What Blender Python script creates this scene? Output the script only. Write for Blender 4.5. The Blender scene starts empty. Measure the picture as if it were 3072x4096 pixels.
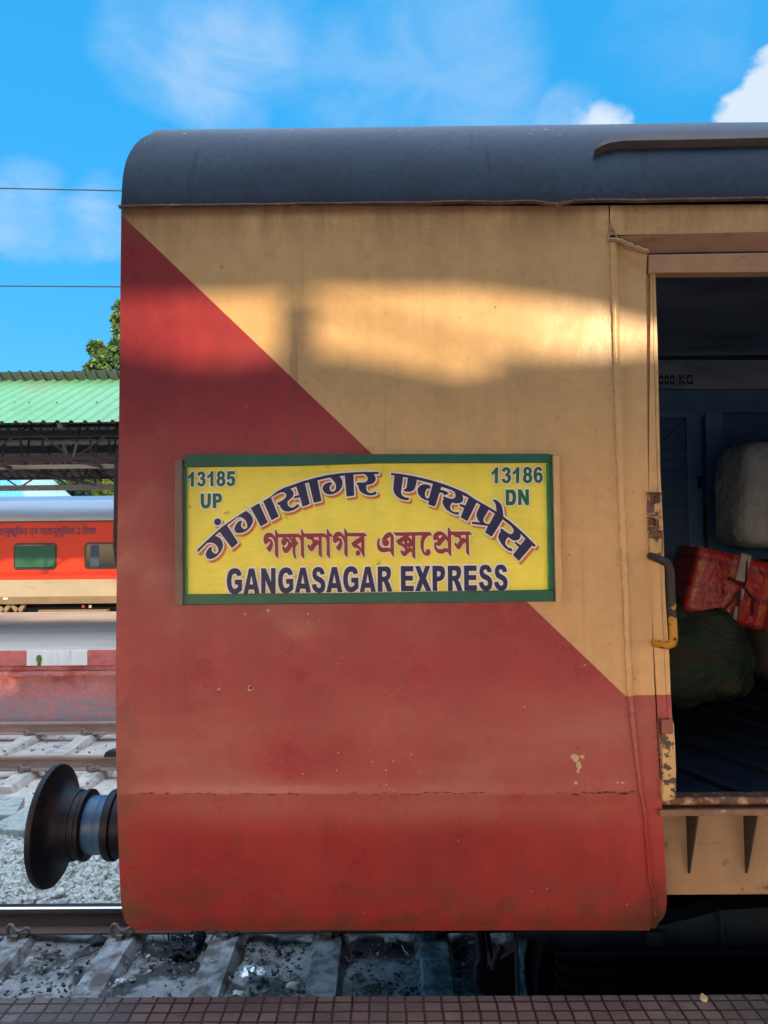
import bpy, bmesh, math, random
from math import sin, cos, pi, radians as RAD
from mathutils import Vector, Matrix, noise

random.seed(7)
SC = bpy.context.scene
COL = SC.collection
EYE = 1.39            # eye height above the near platform (z = 0)
D = 2.55              # distance to the coach side
F = 3000.0            # focal length in photograph pixels

# ------------------------------------------------------------------ camera
cam_d = bpy.data.cameras.new('camera'); cam = bpy.data.objects.new('camera', cam_d); COL.objects.link(cam)
RC = Matrix.Rotation(RAD(.4), 3, 'Z') @ Matrix.Rotation(RAD(93.243), 3, 'X') @ Matrix.Rotation(RAD(-.5), 3, 'Z')
cam.matrix_world = Matrix.Translation((0, 0, EYE)) @ RC.to_4x4()
cam_d.sensor_fit = 'VERTICAL'; cam_d.sensor_height = 24; cam_d.sensor_width = 18
cam_d.lens = F / 4096 * 24
cam_d.clip_start = .05; cam_d.clip_end = 3000
SC.camera = cam

def at(px, py, Y):
    d = RC @ Vector(((px - 1536) / F, -(py - 2048) / F, -1)); p = d * (Y / d.y); p.z += EYE
    return p
def at_z(px, py, z):
    d = RC @ Vector(((px - 1536) / F, -(py - 2048) / F, -1)); p = d * ((z - EYE) / d.z); p.z += EYE
    return p
def ray(px, py):
    return (RC @ Vector(((px - 1536) / F, -(py - 2048) / F, -1))).normalized()

# ------------------------------------------------------------------ light
SUN_EL, SUN_AZ = 15.0, 28.0        # elevation, degrees right of straight behind the camera
SUN_DIR = Vector((sin(RAD(SUN_AZ)) * cos(RAD(SUN_EL)), -cos(RAD(SUN_AZ)) * cos(RAD(SUN_EL)), sin(RAD(SUN_EL))))
sd = bpy.data.lights.new('sun', 'SUN'); sun = bpy.data.objects.new('sun', sd); COL.objects.link(sun)
sd.energy = 2.95; sd.angle = RAD(.9); sd.color = (1, .79, .50)
sun.rotation_mode = 'QUATERNION'; sun.rotation_quaternion = SUN_DIR.to_track_quat('Z', 'Y')

W = bpy.data.worlds.new('World'); SC.world = W; W.use_nodes = True
SKY_BLUE = (.10, 1.62, 3.5); REAR_FILL = (42., 28., 17.); HIGH_FILL = (10.5, 12.8, 16.5); FRONT_FILL = (6.5, 8.2, 10.8)
def build_world():
    nt = W.node_tree; N = nt.nodes; L = nt.links; N.clear()
    out = N.new('ShaderNodeOutputWorld'); bg = N.new('ShaderNodeBackground'); L.new(bg.outputs[0], out.inputs[0])
    bg.inputs[1].default_value = .15
    sky = N.new('ShaderNodeTexSky'); sky.sky_type = 'NISHITA'; sky.sun_disc = False
    sky.sun_elevation = RAD(SUN_EL); sky.sun_rotation = RAD(180 - SUN_AZ)
    sky.air_density = 1.0; sky.dust_density = .3; sky.ozone_density = 2.0
    tc = N.new('ShaderNodeTexCoord')
    hs = N.new('ShaderNodeHueSaturation'); hs.inputs['Saturation'].default_value = 1.3; hs.inputs['Hue'].default_value = .5
    L.new(sky.outputs[0], hs.inputs['Color'])
    def math_(op, a, b=None, clamp=False):
        m = N.new('ShaderNodeMath'); m.operation = op; m.use_clamp = clamp
        for i, v in enumerate((a, b)):
            if v is None: continue
            if isinstance(v, (int, float)): m.inputs[i].default_value = v
            else: L.new(v, m.inputs[i])
        return m.outputs[0]
    def ramp_(v, a, b, lo=0., hi=1.):
        m = N.new('ShaderNodeMapRange'); m.interpolation_type = 'SMOOTHSTEP'; L.new(v, m.inputs['Value'])
        m.inputs['From Min'].default_value = a; m.inputs['From Max'].default_value = b; m.inputs['To Min'].default_value = lo; m.inputs['To Max'].default_value = hi
        return m.outputs[0]
    def mix_(f, a, b):
        m = N.new('ShaderNodeMix'); m.data_type = 'RGBA'
        for v, k in ((f, m.inputs['Factor']), (a, m.inputs[6]), (b, m.inputs[7])):
            if isinstance(v, tuple): k.default_value = (*v, 1)
            elif isinstance(v, float): k.default_value = v
            else: L.new(v, k)
        return m.outputs[2]
    def noise_(scale, detail, rough, stretch, dist=.0):
        mp = N.new('ShaderNodeMapping'); mp.inputs['Scale'].default_value = stretch; L.new(tc.outputs['Generated'], mp.inputs[0])
        nz = N.new('ShaderNodeTexNoise'); nz.inputs['Scale'].default_value = scale; nz.inputs['Detail'].default_value = detail
        nz.inputs['Roughness'].default_value = rough; nz.inputs['Distortion'].default_value = dist
        L.new(mp.outputs[0], nz.inputs['Vector']); return nz
    base = mix_(.8, hs.outputs[0], SKY_BLUE)
    # clouds: patches at fixed directions whose outline is torn by noise
    nz = noise_(3.2, 8, .55, (1, 1, 1.7), .3); fine = noise_(9.0, 9, .6, (1, 1, 1.8), .5)
    off = N.new('ShaderNodeVectorMath'); off.operation = 'SUBTRACT'; L.new(nz.outputs['Color'], off.inputs[0]); off.inputs[1].default_value = (.5, .5, .5)
    sc = N.new('ShaderNodeVectorMath'); sc.operation = 'SCALE'; L.new(off.outputs[0], sc.inputs[0]); sc.inputs['Scale'].default_value = .22
    ad = N.new('ShaderNodeVectorMath'); ad.operation = 'ADD'; L.new(tc.outputs['Generated'], ad.inputs[0]); L.new(sc.outputs[0], ad.inputs[1])
    nv = N.new('ShaderNodeVectorMath'); nv.operation = 'NORMALIZE'; L.new(ad.outputs[0], nv.inputs[0])
    def patch(items):
        tot = None
        for px, py, rad, st in items:
            dp = N.new('ShaderNodeVectorMath'); dp.operation = 'DOT_PRODUCT'; dp.inputs[1].default_value = ray(px, py); L.new(nv.outputs[0], dp.inputs[0])
            v = ramp_(dp.outputs['Value'], cos(RAD(rad)), cos(RAD(rad * .1)), 0, st)
            tot = v if tot is None else math_('MAXIMUM', tot, v)
        return tot
    wisp = patch([(640, 130, 6, .34), (820, 190, 6, .46), (1010, 230, 4.5, .40), (520, 40, 4, .28), (1740, 150, 8, .28), (1830, 330, 7, .26), (1420, 330, 6, .25), (1480, 200, 4, .2), (2230, 470, 4, .35),
                  (60, 780, 3.2, .42), (90, 930, 3.2, .46), (400, 910, 3.0, .44), (250, 930, 3, .25), (2850, 40, 6, .12)])
    puff = patch([(2440, 470, 2.6, .85), (2380, 520, 2.6, .6), (3130, 440, 3.8, 1.3), (3200, 330, 3.6, 1.3), (3000, 510, 2.8, 1.0)])
    mw = math_('MULTIPLY', wisp, ramp_(fine.outputs['Fac'], .28, .72, .25, 1.15), True)
    mp_ = math_('MULTIPLY', ramp_(math_('ADD', puff, math_('MULTIPLY', math_('SUBTRACT', fine.outputs['Fac'], .5), .9)), .25, .95), .8, True)
    c = mix_(mw, base, (2.3, 2.9, 3.6)); c = mix_(mp_, c, (3.2, 3.4, 3.6))
    # bright unseen sky added as fill: overhead, beyond the coach, low behind the camera
    sep = N.new('ShaderNodeSeparateXYZ'); L.new(tc.outputs['Generated'], sep.inputs[0]); cn = noise_(2.2, 7, .55, (1, 1, 1.8)).outputs['Fac']
    high = math_('MULTIPLY', ramp_(sep.outputs[2], .65, .78), ramp_(cn, .34, .6), True)
    c = mix_(math_('MULTIPLY', high, .85), c, HIGH_FILL)
    front_fill = math_('MULTIPLY', math_('MULTIPLY', ramp_(sep.outputs[0], -.32, -.12), ramp_(sep.outputs[1], .05, .3)), math_('MULTIPLY', ramp_(sep.outputs[2], .46, .30), ramp_(fine.outputs['Fac'], .30, .62, .35, 1)))
    c = mix_(math_('MULTIPLY', front_fill, .9), c, FRONT_FILL)
    rear = math_('MULTIPLY', ramp_(sep.outputs[1], -.05, -.45), math_('MULTIPLY', ramp_(sep.outputs[2], .20, .05), ramp_(cn, .2, .5, .5, 1)), True)
    c = mix_(math_('MULTIPLY', rear, .95), c, REAR_FILL)
    L.new(c, bg.inputs[0])
build_world()

VS = SC.view_settings
VS.view_transform = 'Standard'; VS.look = 'None'; VS.gamma = 1; VS.exposure = .9
SC.display_settings.display_device = 'sRGB'
SC.cycles.max_bounces = 8

# ------------------------------------------------------------------ helpers
class MB:
    """collects faces, then links them as ONE mesh object"""
    def __init__(s): s.v = []; s.f = []; s.m = []; s.cur = 0
    def add(s, vs, fs):
        o = len(s.v); s.v += [tuple(v) for v in vs]; s.f += [[o + i for i in f] for f in fs]; s.m += [s.cur] * len(fs)
    def box(s, x0, x1, y0, y1, z0, z1):
        s.add([(x0, y0, z0), (x1, y0, z0), (x1, y1, z0), (x0, y1, z0), (x0, y0, z1), (x1, y0, z1), (x1, y1, z1), (x0, y1, z1)],
              [(0, 3, 2, 1), (4, 5, 6, 7), (0, 1, 5, 4), (1, 2, 6, 5), (2, 3, 7, 6), (3, 0, 4, 7)])
    def bar(s, a, b, w, h=None, up=(0, 0, 1)):
        a = Vector(a); b = Vector(b); h = h or w; d = (b - a).normalized()
        u = Vector(up)
        if abs(d.dot(u)) > .98: u = Vector((0, 1, 0))
        x = d.cross(u).normalized() * (w / 2); y = x.cross(d).normalized() * (h / 2)
        s.add([a - x - y, a + x - y, a + x + y, a - x + y, b - x - y, b + x - y, b + x + y, b - x + y],
              [(0, 3, 2, 1), (4, 5, 6, 7), (0, 1, 5, 4), (1, 2, 6, 5), (2, 3, 7, 6), (3, 0, 4, 7)])
    def tube(s, pts, r, n=10, caps=True):
        pts = [Vector(p) for p in pts]; rs = r if isinstance(r, (list, tuple)) else [r] * len(pts)
        rings = []; prev = None
        for i, p in enumerate(pts):
            d = (pts[min(i + 1, len(pts) - 1)] - pts[max(i - 1, 0)]).normalized()
            if prev is None:
                u = Vector((0, 0, 1)) if abs(d.z) < .9 else Vector((0, 1, 0))
                x = d.cross(u).normalized()
            else:
                x = (prev - d * prev.dot(d)).normalized()
            prev = x; y = d.cross(x)
            rings.append([p + (x * cos(2 * pi * k / n) + y * sin(2 * pi * k / n)) * rs[i] for k in range(n)])
        vs = [v for rg in rings for v in rg]; fs = []
        for i in range(len(pts) - 1):
            for k in range(n):
                a = i * n + k; b = i * n + (k + 1) % n
                fs.append((a, b, b + n, a + n))
        if caps: fs.append(tuple(range(n))[::-1]); fs.append(tuple((len(pts) - 1) * n + k for k in range(n)))
        s.add(vs, fs)
    def lathe(s, c, axis, prof, n=40):
        """prof: list of (along axis, radius)"""
        c = Vector(c); ax = Vector(axis).normalized()
        u = Vector((0, 0, 1)) if abs(ax.z) < .9 else Vector((1, 0, 0))
        x = ax.cross(u).normalized(); y = ax.cross(x); vs = []; fs = []
        for t, r in prof:
            for k in range(n):
                vs.append(c + ax * t + (x * cos(2 * pi * k / n) + y * sin(2 * pi * k / n)) * max(r, 1e-4))
        for i in range(len(prof) - 1):
            for k in range(n):
                a = i * n + k; b = i * n + (k + 1) % n
                fs.append((a, b, b + n, a + n))
        fs.append(tuple(range(n))[::-1]); fs.append(tuple((len(prof) - 1) * n + k for k in range(n)))
        s.add(vs, fs)
    def grid(s, rows, close=False):
        n = len(rows[0]); vs = [v for r in rows for v in r]; fs = []
        for i in range(len(rows) - 1):
            for k in range(n - 1): fs.append((i * n + k, i * n + k + 1, (i + 1) * n + k + 1, (i + 1) * n + k))
        s.add(vs, fs)
    def prism(s, poly, vec):
        """closed polygon (3-D points) swept along vec"""
        n = len(poly); v = Vector(vec); p = [Vector(q) for q in poly]
        s.add(p + [q + v for q in p], [tuple(range(n))[::-1], tuple(range(n, 2 * n))] + [(i, (i + 1) % n, n + (i + 1) % n, n + i) for i in range(n)])
    def slab(s, pxs, Y, depth):
        """outline in photograph pixels standing at distance Y with a real thickness behind it"""
        s.prism([at(x, y, Y) for x, y in pxs], (0, depth, 0))
    def rect(s, x0, y0, x1, y1, Y, depth):
        s.slab([(x0, y0), (x1, y0), (x1, y1), (x0, y1)], Y, depth)
    def build(s, name, mats, parent=None, loc=None, smooth=False, bevel=0, recalc=True):
        if loc is None: loc = parent_loc(parent) if parent else Vector((0, 0, 0))
        loc = Vector(loc)
        me = bpy.data.meshes.new(name)
        me.from_pydata([tuple(Vector(v) - loc) for v in s.v], [], s.f)
        if not isinstance(mats, (list, tuple)): mats = [mats]
        for m in mats: me.materials.append(m)
        for p, i in zip(me.polygons, s.m): p.material_index = i
        if recalc or bevel:
            bm = bmesh.new(); bm.from_mesh(me)
            if recalc: bmesh.ops.recalc_face_normals(bm, faces=bm.faces)
            if bevel:
                es = [e for e in bm.edges if len(e.link_faces) == 2 and e.calc_face_angle(0) > RAD(35)]
                bmesh.ops.bevel(bm, geom=es, offset=bevel, segments=2, profile=.6, affect='EDGES', clamp_overlap=True)
            bm.to_mesh(me); bm.free()
        if smooth:
            for p in me.polygons: p.use_smooth = True
            if smooth is not True: me.set_sharp_from_angle(angle=RAD(smooth))
        o = bpy.data.objects.new(name, me); COL.objects.link(o)
        if parent:
            o.parent = parent
            o.location = loc - parent_loc(parent)
        else: o.location = loc
        return o

def parent_loc(o):
    l = Vector(o.location)
    while o.parent: o = o.parent; l += Vector(o.location)
    return l
def tag(o, label=None, cat=None, group=None, kind=None):
    if label: o['label'] = label
    if cat: o['category'] = cat
    if group: o['group'] = group
    if kind: o['kind'] = kind
    return o
def thing(name, loc, label, cat, group=None):
    o = bpy.data.objects.new(name, None); COL.objects.link(o); o.location = loc; o.empty_display_size = .2
    return tag(o, label, cat, group)
def copy_tree(o, parent=None):
    c = o.copy(); COL.objects.link(c)
    if parent: c.parent = parent
    for ch in [x for x in o.children]: copy_tree(ch, c)
    return c

# ------------------------------------------------------------------ materials
class NT:
    def __init__(s, name):
        s.m = bpy.data.materials.new(name); s.m.use_nodes = True; s.nt = s.m.node_tree; s.N = s.nt.nodes; s.L = s.nt.links
        s.b = s.N['Principled BSDF']
    def put(s, v, sock):
        if isinstance(v, (int, float)): sock.default_value = v
        elif isinstance(v, (tuple, list)): sock.default_value = (*v[:3], 1) if sock.type == 'RGBA' else v
        else: s.L.new(v, sock)
    def math(s, op, a, b=None, clamp=False):
        m = s.N.new('ShaderNodeMath'); m.operation = op; m.use_clamp = clamp; s.put(a, m.inputs[0])
        if b is not None: s.put(b, m.inputs[1])
        return m.outputs[0]
    def noise(s, scale, detail=5, rough=.55, stretch=(1, 1, 1), world=True, dist=0):
        t = s.pos() if world else s.obj()
        mp = s.N.new('ShaderNodeMapping'); mp.inputs['Scale'].default_value = stretch; s.L.new(t, mp.inputs[0])
        n = s.N.new('ShaderNodeTexNoise'); n.inputs['Scale'].default_value = scale; n.inputs['Detail'].default_value = detail
        n.inputs['Roughness'].default_value = rough; n.inputs['Distortion'].default_value = dist
        s.L.new(mp.outputs[0], n.inputs['Vector']); return n.outputs['Fac']
    def pos(s):
        if not hasattr(s, '_p'): s._p = s.N.new('ShaderNodeNewGeometry').outputs['Position']
        return s._p
    def obj(s):
        if not hasattr(s, '_o'): s._o = s.N.new('ShaderNodeTexCoord').outputs['Object']
        return s._o
    def xyz(s):
        if not hasattr(s, '_x'):
            n = s.N.new('ShaderNodeSeparateXYZ'); s.L.new(s.pos(), n.inputs[0]); s._x = n.outputs
        return s._x
    def ramp(s, v, a, b, lo=0., hi=1., smooth=True):
        m = s.N.new('ShaderNodeMapRange'); m.interpolation_type = 'SMOOTHSTEP' if smooth else 'LINEAR'
        s.put(v, m.inputs['Value']); m.inputs['From Min'].default_value = a; m.inputs['From Max'].default_value = b
        m.inputs['To Min'].default_value = lo; m.inputs['To Max'].default_value = hi; return m.outputs[0]
    def mix(s, f, a, b, mode='MIX'):
        m = s.N.new('ShaderNodeMix'); m.data_type = 'RGBA'; m.blend_type = mode
        s.put(f, m.inputs['Factor']); s.put(a, m.inputs[6]); s.put(b, m.inputs[7]); return m.outputs[2]
    def vary(s, col, v, amt):
        k = s.ramp(v, .3, .7, 1 - amt, 1 + amt, False)
        c = s.N.new('ShaderNodeCombineColor')
        for i in range(3): s.L.new(k, c.inputs[i])
        return s.mix(1.0, col, c.outputs[0], 'MULTIPLY')
    def bump(s, h, dist, strength=1.0):
        b = s.N.new('ShaderNodeBump'); b.inputs['Distance'].default_value = dist; b.inputs['Strength'].default_value = strength
        s.put(h, b.inputs['Height'])
        if getattr(s, '_b', None): s.L.new(s._b, b.inputs['Normal'])
        s._b = b.outputs[0]; s.L.new(b.outputs[0], s.b.inputs['Normal'])
    def done(s, col, rough=.6, metal=0., spec=.5):
        s.put(col, s.b.inputs['Base Color']); s.put(rough, s.b.inputs['Roughness']); s.put(metal, s.b.inputs['Metallic'])
        s.put(spec, s.b.inputs['Specular IOR Level']); return s.m

def mat(name, col, rough=.6, var=.18, scale=7, dirt=None, dscale=4, damt=(.5, .68), bump=0, bscale=60, metal=0, spec=.5, stretch=(1, 1, 1), world=True):
    t = NT(name)
    c = t.vary(col, t.noise(scale, 6, .6, stretch, world), var)
    if dirt: c = t.mix(t.ramp(t.noise(dscale, 8, .65, stretch, world), *damt), c, dirt)
    if bump: t.bump(t.noise(bscale, 4, .6, (1, 1, 1), world), bump)
    return t.done(c, rough, metal, spec)

CREAM = (.64, .385, .168); RED = (.315, .034, .037)
P1 = at(495, 868, D); P2 = at(2490, 2772, D); KB = (P2.z - P1.z) / (P2.x - P1.x); ZH = at(2505, 2784, D).z
SEAMZ = at(484, 832, D).z

def paint_mat():
    t = NT('coach_paint'); X, Y, Z = t.xyz()
    # cream above the diagonal, red below
    line = t.math('ADD', t.math('MULTIPLY', X, KB), P1.z - KB * P1.x)
    lim = t.math('MAXIMUM', line, ZH)
    m = t.ramp(t.math('SUBTRACT', Z, lim), -.0012, .0012)
    big = t.noise(1.6, 4, .5); fine = t.noise(24, 6, .65); vert = t.noise(9, 6, .6, (1, 1, .06)); vfine = t.noise(38, 5, .6, (1, 1, .035))
    red = t.vary(RED, big, .12); red = t.vary(red, fine, .10); red = t.vary(red, t.noise(.8, 3, .5, (1, 1, 1.6)), .12)
    red = t.vary(red, vert, .10)
    cream = t.vary(CREAM, big, .08); cream = t.vary(cream, fine, .07); cream = t.vary(cream, vert, .08)
    # paler pinkish band low on the red, in broken patches
    pale_band = t.math('MULTIPLY', t.ramp(t.noise(1.5, 8, .62, (1, 1, 1.8)), .26, .72), t.math('MULTIPLY', t.ramp(Z, 1.02, .78), t.ramp(Z, .44, .58)))
    red = t.mix(t.math('MULTIPLY', pale_band, .62), red, (.42, .17, .13))
    drips = t.math('MULTIPLY', t.ramp(vfine, .60, .72), t.math('MULTIPLY', t.ramp(Z, 1.02, .85), t.math('MULTIPLY', t.ramp(X, .15, .25), t.ramp(X, .52, .42))))
    red = t.mix(t.math('MULTIPLY', drips, .5), red, (.20, .02, .018))
    c = t.mix(m, red, cream)
    # rust wash below the roof seam
    top = t.math('MULTIPLY', t.ramp(Z, SEAMZ - .21, SEAMZ - .005, 0, 1), t.ramp(t.noise(10, 7, .7, (1, 1, .12)), .30, .72))
    c = t.mix(t.math('MULTIPLY', top, .62), c, (.16, .055, .03))
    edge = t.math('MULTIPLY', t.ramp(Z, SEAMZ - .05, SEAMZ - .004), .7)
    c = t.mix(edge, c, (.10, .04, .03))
    # grime on the left corner; bottom-edge grime deepened as painted turn-under shade
    gl = t.math('MULTIPLY', t.ramp(X, -.80, -.925), t.math('MULTIPLY', t.ramp(Z, 1.15, .55), t.ramp(t.noise(11, 7, .7), .38, .6)))
    c = t.mix(t.math('MULTIPLY', gl, .75), c, (.14, .085, .045))
    gb = t.math('MULTIPLY', t.ramp(Z, .42, .10), t.ramp(t.noise(8, 8, .7, (1, 1, 1.5)), .36, .66))
    c = t.mix(t.math('MULTIPLY', gb, .75), c, (.09, .055, .035))
    cr = t.math('MULTIPLY', t.math('MULTIPLY', t.ramp(X, .70, .93), t.ramp(Z, .34, .16)), t.ramp(t.noise(10, 8, .7), .34, .56))
    c = t.mix(t.math('MULTIPLY', cr, .8), c, (.075, .05, .035))
    # hairline scratches and pinhead specks
    s1 = t.ramp(t.noise(55, 3, .5, (1, 1, .05)), .70, .74); s2 = t.ramp(t.noise(16, 2, .5), .55, .65)
    c = t.mix(t.math('MULTIPLY', t.math('MULTIPLY', s1, s2), .6), c, (.12, .06, .035))
    run = t.math('MULTIPLY', t.ramp(t.noise(30, 6, .65, (1, 1, .022)), .57, .75), t.ramp(t.noise(1.3, 3, .5), .40, .62))
    c = t.mix(t.math('MULTIPLY', run, .38), c, (.12, .055, .03))
    sp = t.ramp(t.noise(70, 2, .5), .735, .76); c = t.mix(t.math('MULTIPLY', sp, .55), c, (.10, .05, .03))
    smear = t.math('MULTIPLY', t.ramp(t.noise(9, 4, .5, (1, 1, 2.6)), .56, .86), .14); c = t.mix(smear, c, (.16, .045, .03))
    t.bump(t.noise(2.4, 3, .5), .022, .6); t.bump(t.noise(90, 3, .6), .0006, .6)
    r = t.ramp(t.noise(5, 6, .6), .3, .7, .24, .42)
    return t.done(c, r, 0, .5)
M = {}
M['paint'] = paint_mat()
def roof_mat():
    t = NT('roof_paint'); X, Y, Z = t.xyz()
    c = t.vary((.030, .048, .076), t.noise(2.0, 6, .6, (1, 1, 2)), .3); c = t.vary(c, t.noise(45, 6, .7), .24)
    c = t.mix(t.math('MULTIPLY', t.ramp(t.noise(7, 8, .7, (1, 1, .3)), .56, .74), .5), c, (.05, .045, .05))
    c = t.mix(t.math('MULTIPLY', t.ramp(t.noise(26, 3, .5, (1, .4, .4)), .68, .74), .55), c, (.035, .035, .04))
    st = t.math('MULTIPLY', t.ramp(t.noise(15, 5, .6, (1, .12, .12)), .60, .72), t.ramp(t.noise(3, 3, .5), .42, .58)); c = t.mix(t.math('MULTIPLY', st, .6), c, (.014, .016, .022))
    w = t.math('MULTIPLY', t.ramp(t.noise(40, 3, .6), .64, .70), t.ramp(t.noise(4.5, 3, .5), .52, .62))
    c = t.mix(t.math('MULTIPLY', w, t.ramp(Z, SEAMZ + .24, SEAMZ + .36)), c, (.33, .36, .38))
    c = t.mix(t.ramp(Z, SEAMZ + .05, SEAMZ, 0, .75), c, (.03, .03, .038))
    t.bump(t.noise(2.2, 3, .5), .012, .5); t.bump(t.noise(120, 4, .7), .001, .8)
    return t.done(c, .55, 0, .25)
M['roof'] = roof_mat()
M['cream_metal'] = mat('cream_metal', (.46, .255, .135), .42, .10, 14, (.20, .095, .05), 9, (.60, .74), .0012, 80)
M['skirt'] = mat('skirt_panel_paint', (.30, .195, .115), .5, .22, 5, (.10, .06, .04), 12, (.56, .68), .0015, 60)
M['rust_rail'] = mat('rusty_edge', (.20, .115, .075), .6, .3, 20, (.50, .33, .2), 26, (.55, .68), .003, 60)
M['rust'] = mat('rusty_iron', (.13, .06, .04), .7, .35, 25, (.42, .28, .17), 18, (.54, .62), .003, 70)
M['ledge'] = mat('reddish_ledge', (.33, .155, .085), .55, .25, 6, (.17, .085, .055), 9, (.52, .7), .002, 50, stretch=(.35, 1, 1))
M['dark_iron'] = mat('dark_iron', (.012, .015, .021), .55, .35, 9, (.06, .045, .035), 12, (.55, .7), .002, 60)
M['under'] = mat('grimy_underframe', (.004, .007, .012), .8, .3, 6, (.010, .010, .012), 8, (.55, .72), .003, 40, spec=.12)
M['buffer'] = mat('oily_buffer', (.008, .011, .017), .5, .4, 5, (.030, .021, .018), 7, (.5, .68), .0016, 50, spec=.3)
M['buffer_tube'] = mat('buffer_tube', (.045, .125, .25), .4, .2, 8, (.035, .05, .065), 6, (.52, .70), .001, 70, stretch=(1, .4, .4))  # blue tint stands in for sky reflected on the plunger
M['inner'] = mat('dark_blue_interior', (.07, .165, .34), .6, .2, 4, (.045, .10, .21), 3, (.5, .7))
M['inner_top'] = mat('faded_interior_lining', (.24, .30, .42), .7, .2, 3, (.13, .17, .26), 4, (.5, .7), stretch=(.5, 1, 1.6))
M['inner_floor'] = mat('black_floor', (.010, .018, .034), .85, .3, 6, spec=.1)
M['stencil'] = mat('stencil_black', (.008, .009, .012), .7, .1)
def handle_mat():
    t = NT('worn_yellow_handle'); zz = at(2690, 2440, D).z
    k = t.math('ADD', t.noise(22, 4, .5), t.math('MULTIPLY', t.math('SUBTRACT', t.xyz()[2], zz), 4.5))
    c = t.mix(t.ramp(k, .46, .49), (.50, .23, .022), (.028, .022, .022)); c = t.mix(t.ramp(t.noise(60, 3, .5), .60, .63), c, (.03, .022, .018))
    t.bump(t.noise(60, 3, .5), .002)
    return t.done(c, .5, 0, .3)
M['handle'] = handle_mat()
M['gutter'] = mat('grimy_gutter', (.075, .05, .046), .6, .25, 8, (.12, .085, .07), 9, (.55, .7), stretch=(.3, 1, 1))
M['holder'] = mat('dusty_brown_holder', (.19, .105, .085), .5, .2, 9, (.10, .05, .04), 14, (.55, .7))
M['gusset'] = mat('shade_dark_gusset', (.030, .022, .018), .7, .3, 12)  # dark tone stands in for shade on the gusset faces
M['blister'] = mat('blistered_paint', (.55, .34, .14), .6, .2, 20, (.06, .035, .03), 34, (.50, .56), .004, 70)
M['chip'] = mat('paint_chip', (.52, .40, .24), .7, .2, 60)
M['crack'] = mat('cracked_paint', (.055, .018, .014), .8, .2, 30)
M['hole'] = mat('dark_hole', (.01, .008, .008), .8, .1)
# the board
def board_mat():
    t = NT('board_yellow')
    c = t.vary((.96, .82, .095), t.noise(5, 5, .55), .07); c = t.vary(c, t.noise(60, 4, .6, (.25, 1, 1)), .05); c = t.vary(c, t.noise(13, 6, .6, (1, 1, .12)), .05)
    c = t.mix(t.math('MULTIPLY', t.ramp(t.noise(33, 5, .6, (.6, 1, 1)), .66, .73), .6), c, (.30, .20, .02))
    t.bump(t.noise(9, 4, .6), .002, .5)
    return t.done(c, .42)
M['yellow'] = board_mat()
M['green'] = mat('board_green', (.006, .10, .062), .38, .14, 9, (.03, .06, .045), 12, (.6, .75), .0012, 40)
M['green_bright'] = mat('board_green_edge', (.010, .22, .06), .3, .3, 20)
M['ink_blue'] = mat('ink_navy', (.009, .011, .078), .45, .12, 25)
M['ink_white'] = mat('ink_white', (.92, .88, .80), .5, .05, 20)
M['ink_red'] = mat('ink_maroon', (.30, .022, .026), .45, .1, 25)
M['ink_shadow'] = mat('ink_orange', (.78, .17, .06), .45, .12, 30)
M['ink_glow'] = mat('ink_faded_orange', (.74, .36, .06), .45, .08, 30)
M['ink_green'] = mat('ink_green', (.004, .13, .065), .45, .1, 25)
# ground
M['ground'] = mat('earth', (.17, .15, .125), .95, .25, 1.5, (.09, .08, .07), .8, bump=.03, bscale=9)
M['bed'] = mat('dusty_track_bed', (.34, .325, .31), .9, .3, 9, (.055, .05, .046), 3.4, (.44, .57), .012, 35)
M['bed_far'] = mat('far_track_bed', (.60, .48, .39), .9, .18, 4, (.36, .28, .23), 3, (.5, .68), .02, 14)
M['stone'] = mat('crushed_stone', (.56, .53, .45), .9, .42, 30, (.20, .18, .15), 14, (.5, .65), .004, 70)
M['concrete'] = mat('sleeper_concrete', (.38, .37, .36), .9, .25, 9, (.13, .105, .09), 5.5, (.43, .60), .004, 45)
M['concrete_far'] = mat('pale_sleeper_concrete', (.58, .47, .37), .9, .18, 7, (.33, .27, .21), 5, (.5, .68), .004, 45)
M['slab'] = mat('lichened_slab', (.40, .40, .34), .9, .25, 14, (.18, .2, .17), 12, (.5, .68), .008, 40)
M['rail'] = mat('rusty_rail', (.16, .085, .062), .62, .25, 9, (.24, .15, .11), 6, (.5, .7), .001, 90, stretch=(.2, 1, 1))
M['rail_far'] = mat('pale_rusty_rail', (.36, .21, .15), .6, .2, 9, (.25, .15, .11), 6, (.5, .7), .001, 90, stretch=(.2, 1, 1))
M['rail_top'] = mat('polished_rail_head', (.62, .62, .62), .16, .06, 9, metal=1, stretch=(.1, 1, 1))
M['clip'] = mat('clip_steel', (.20, .15, .115), .6, .25, 30, (.32, .26, .2), 20)
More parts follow.
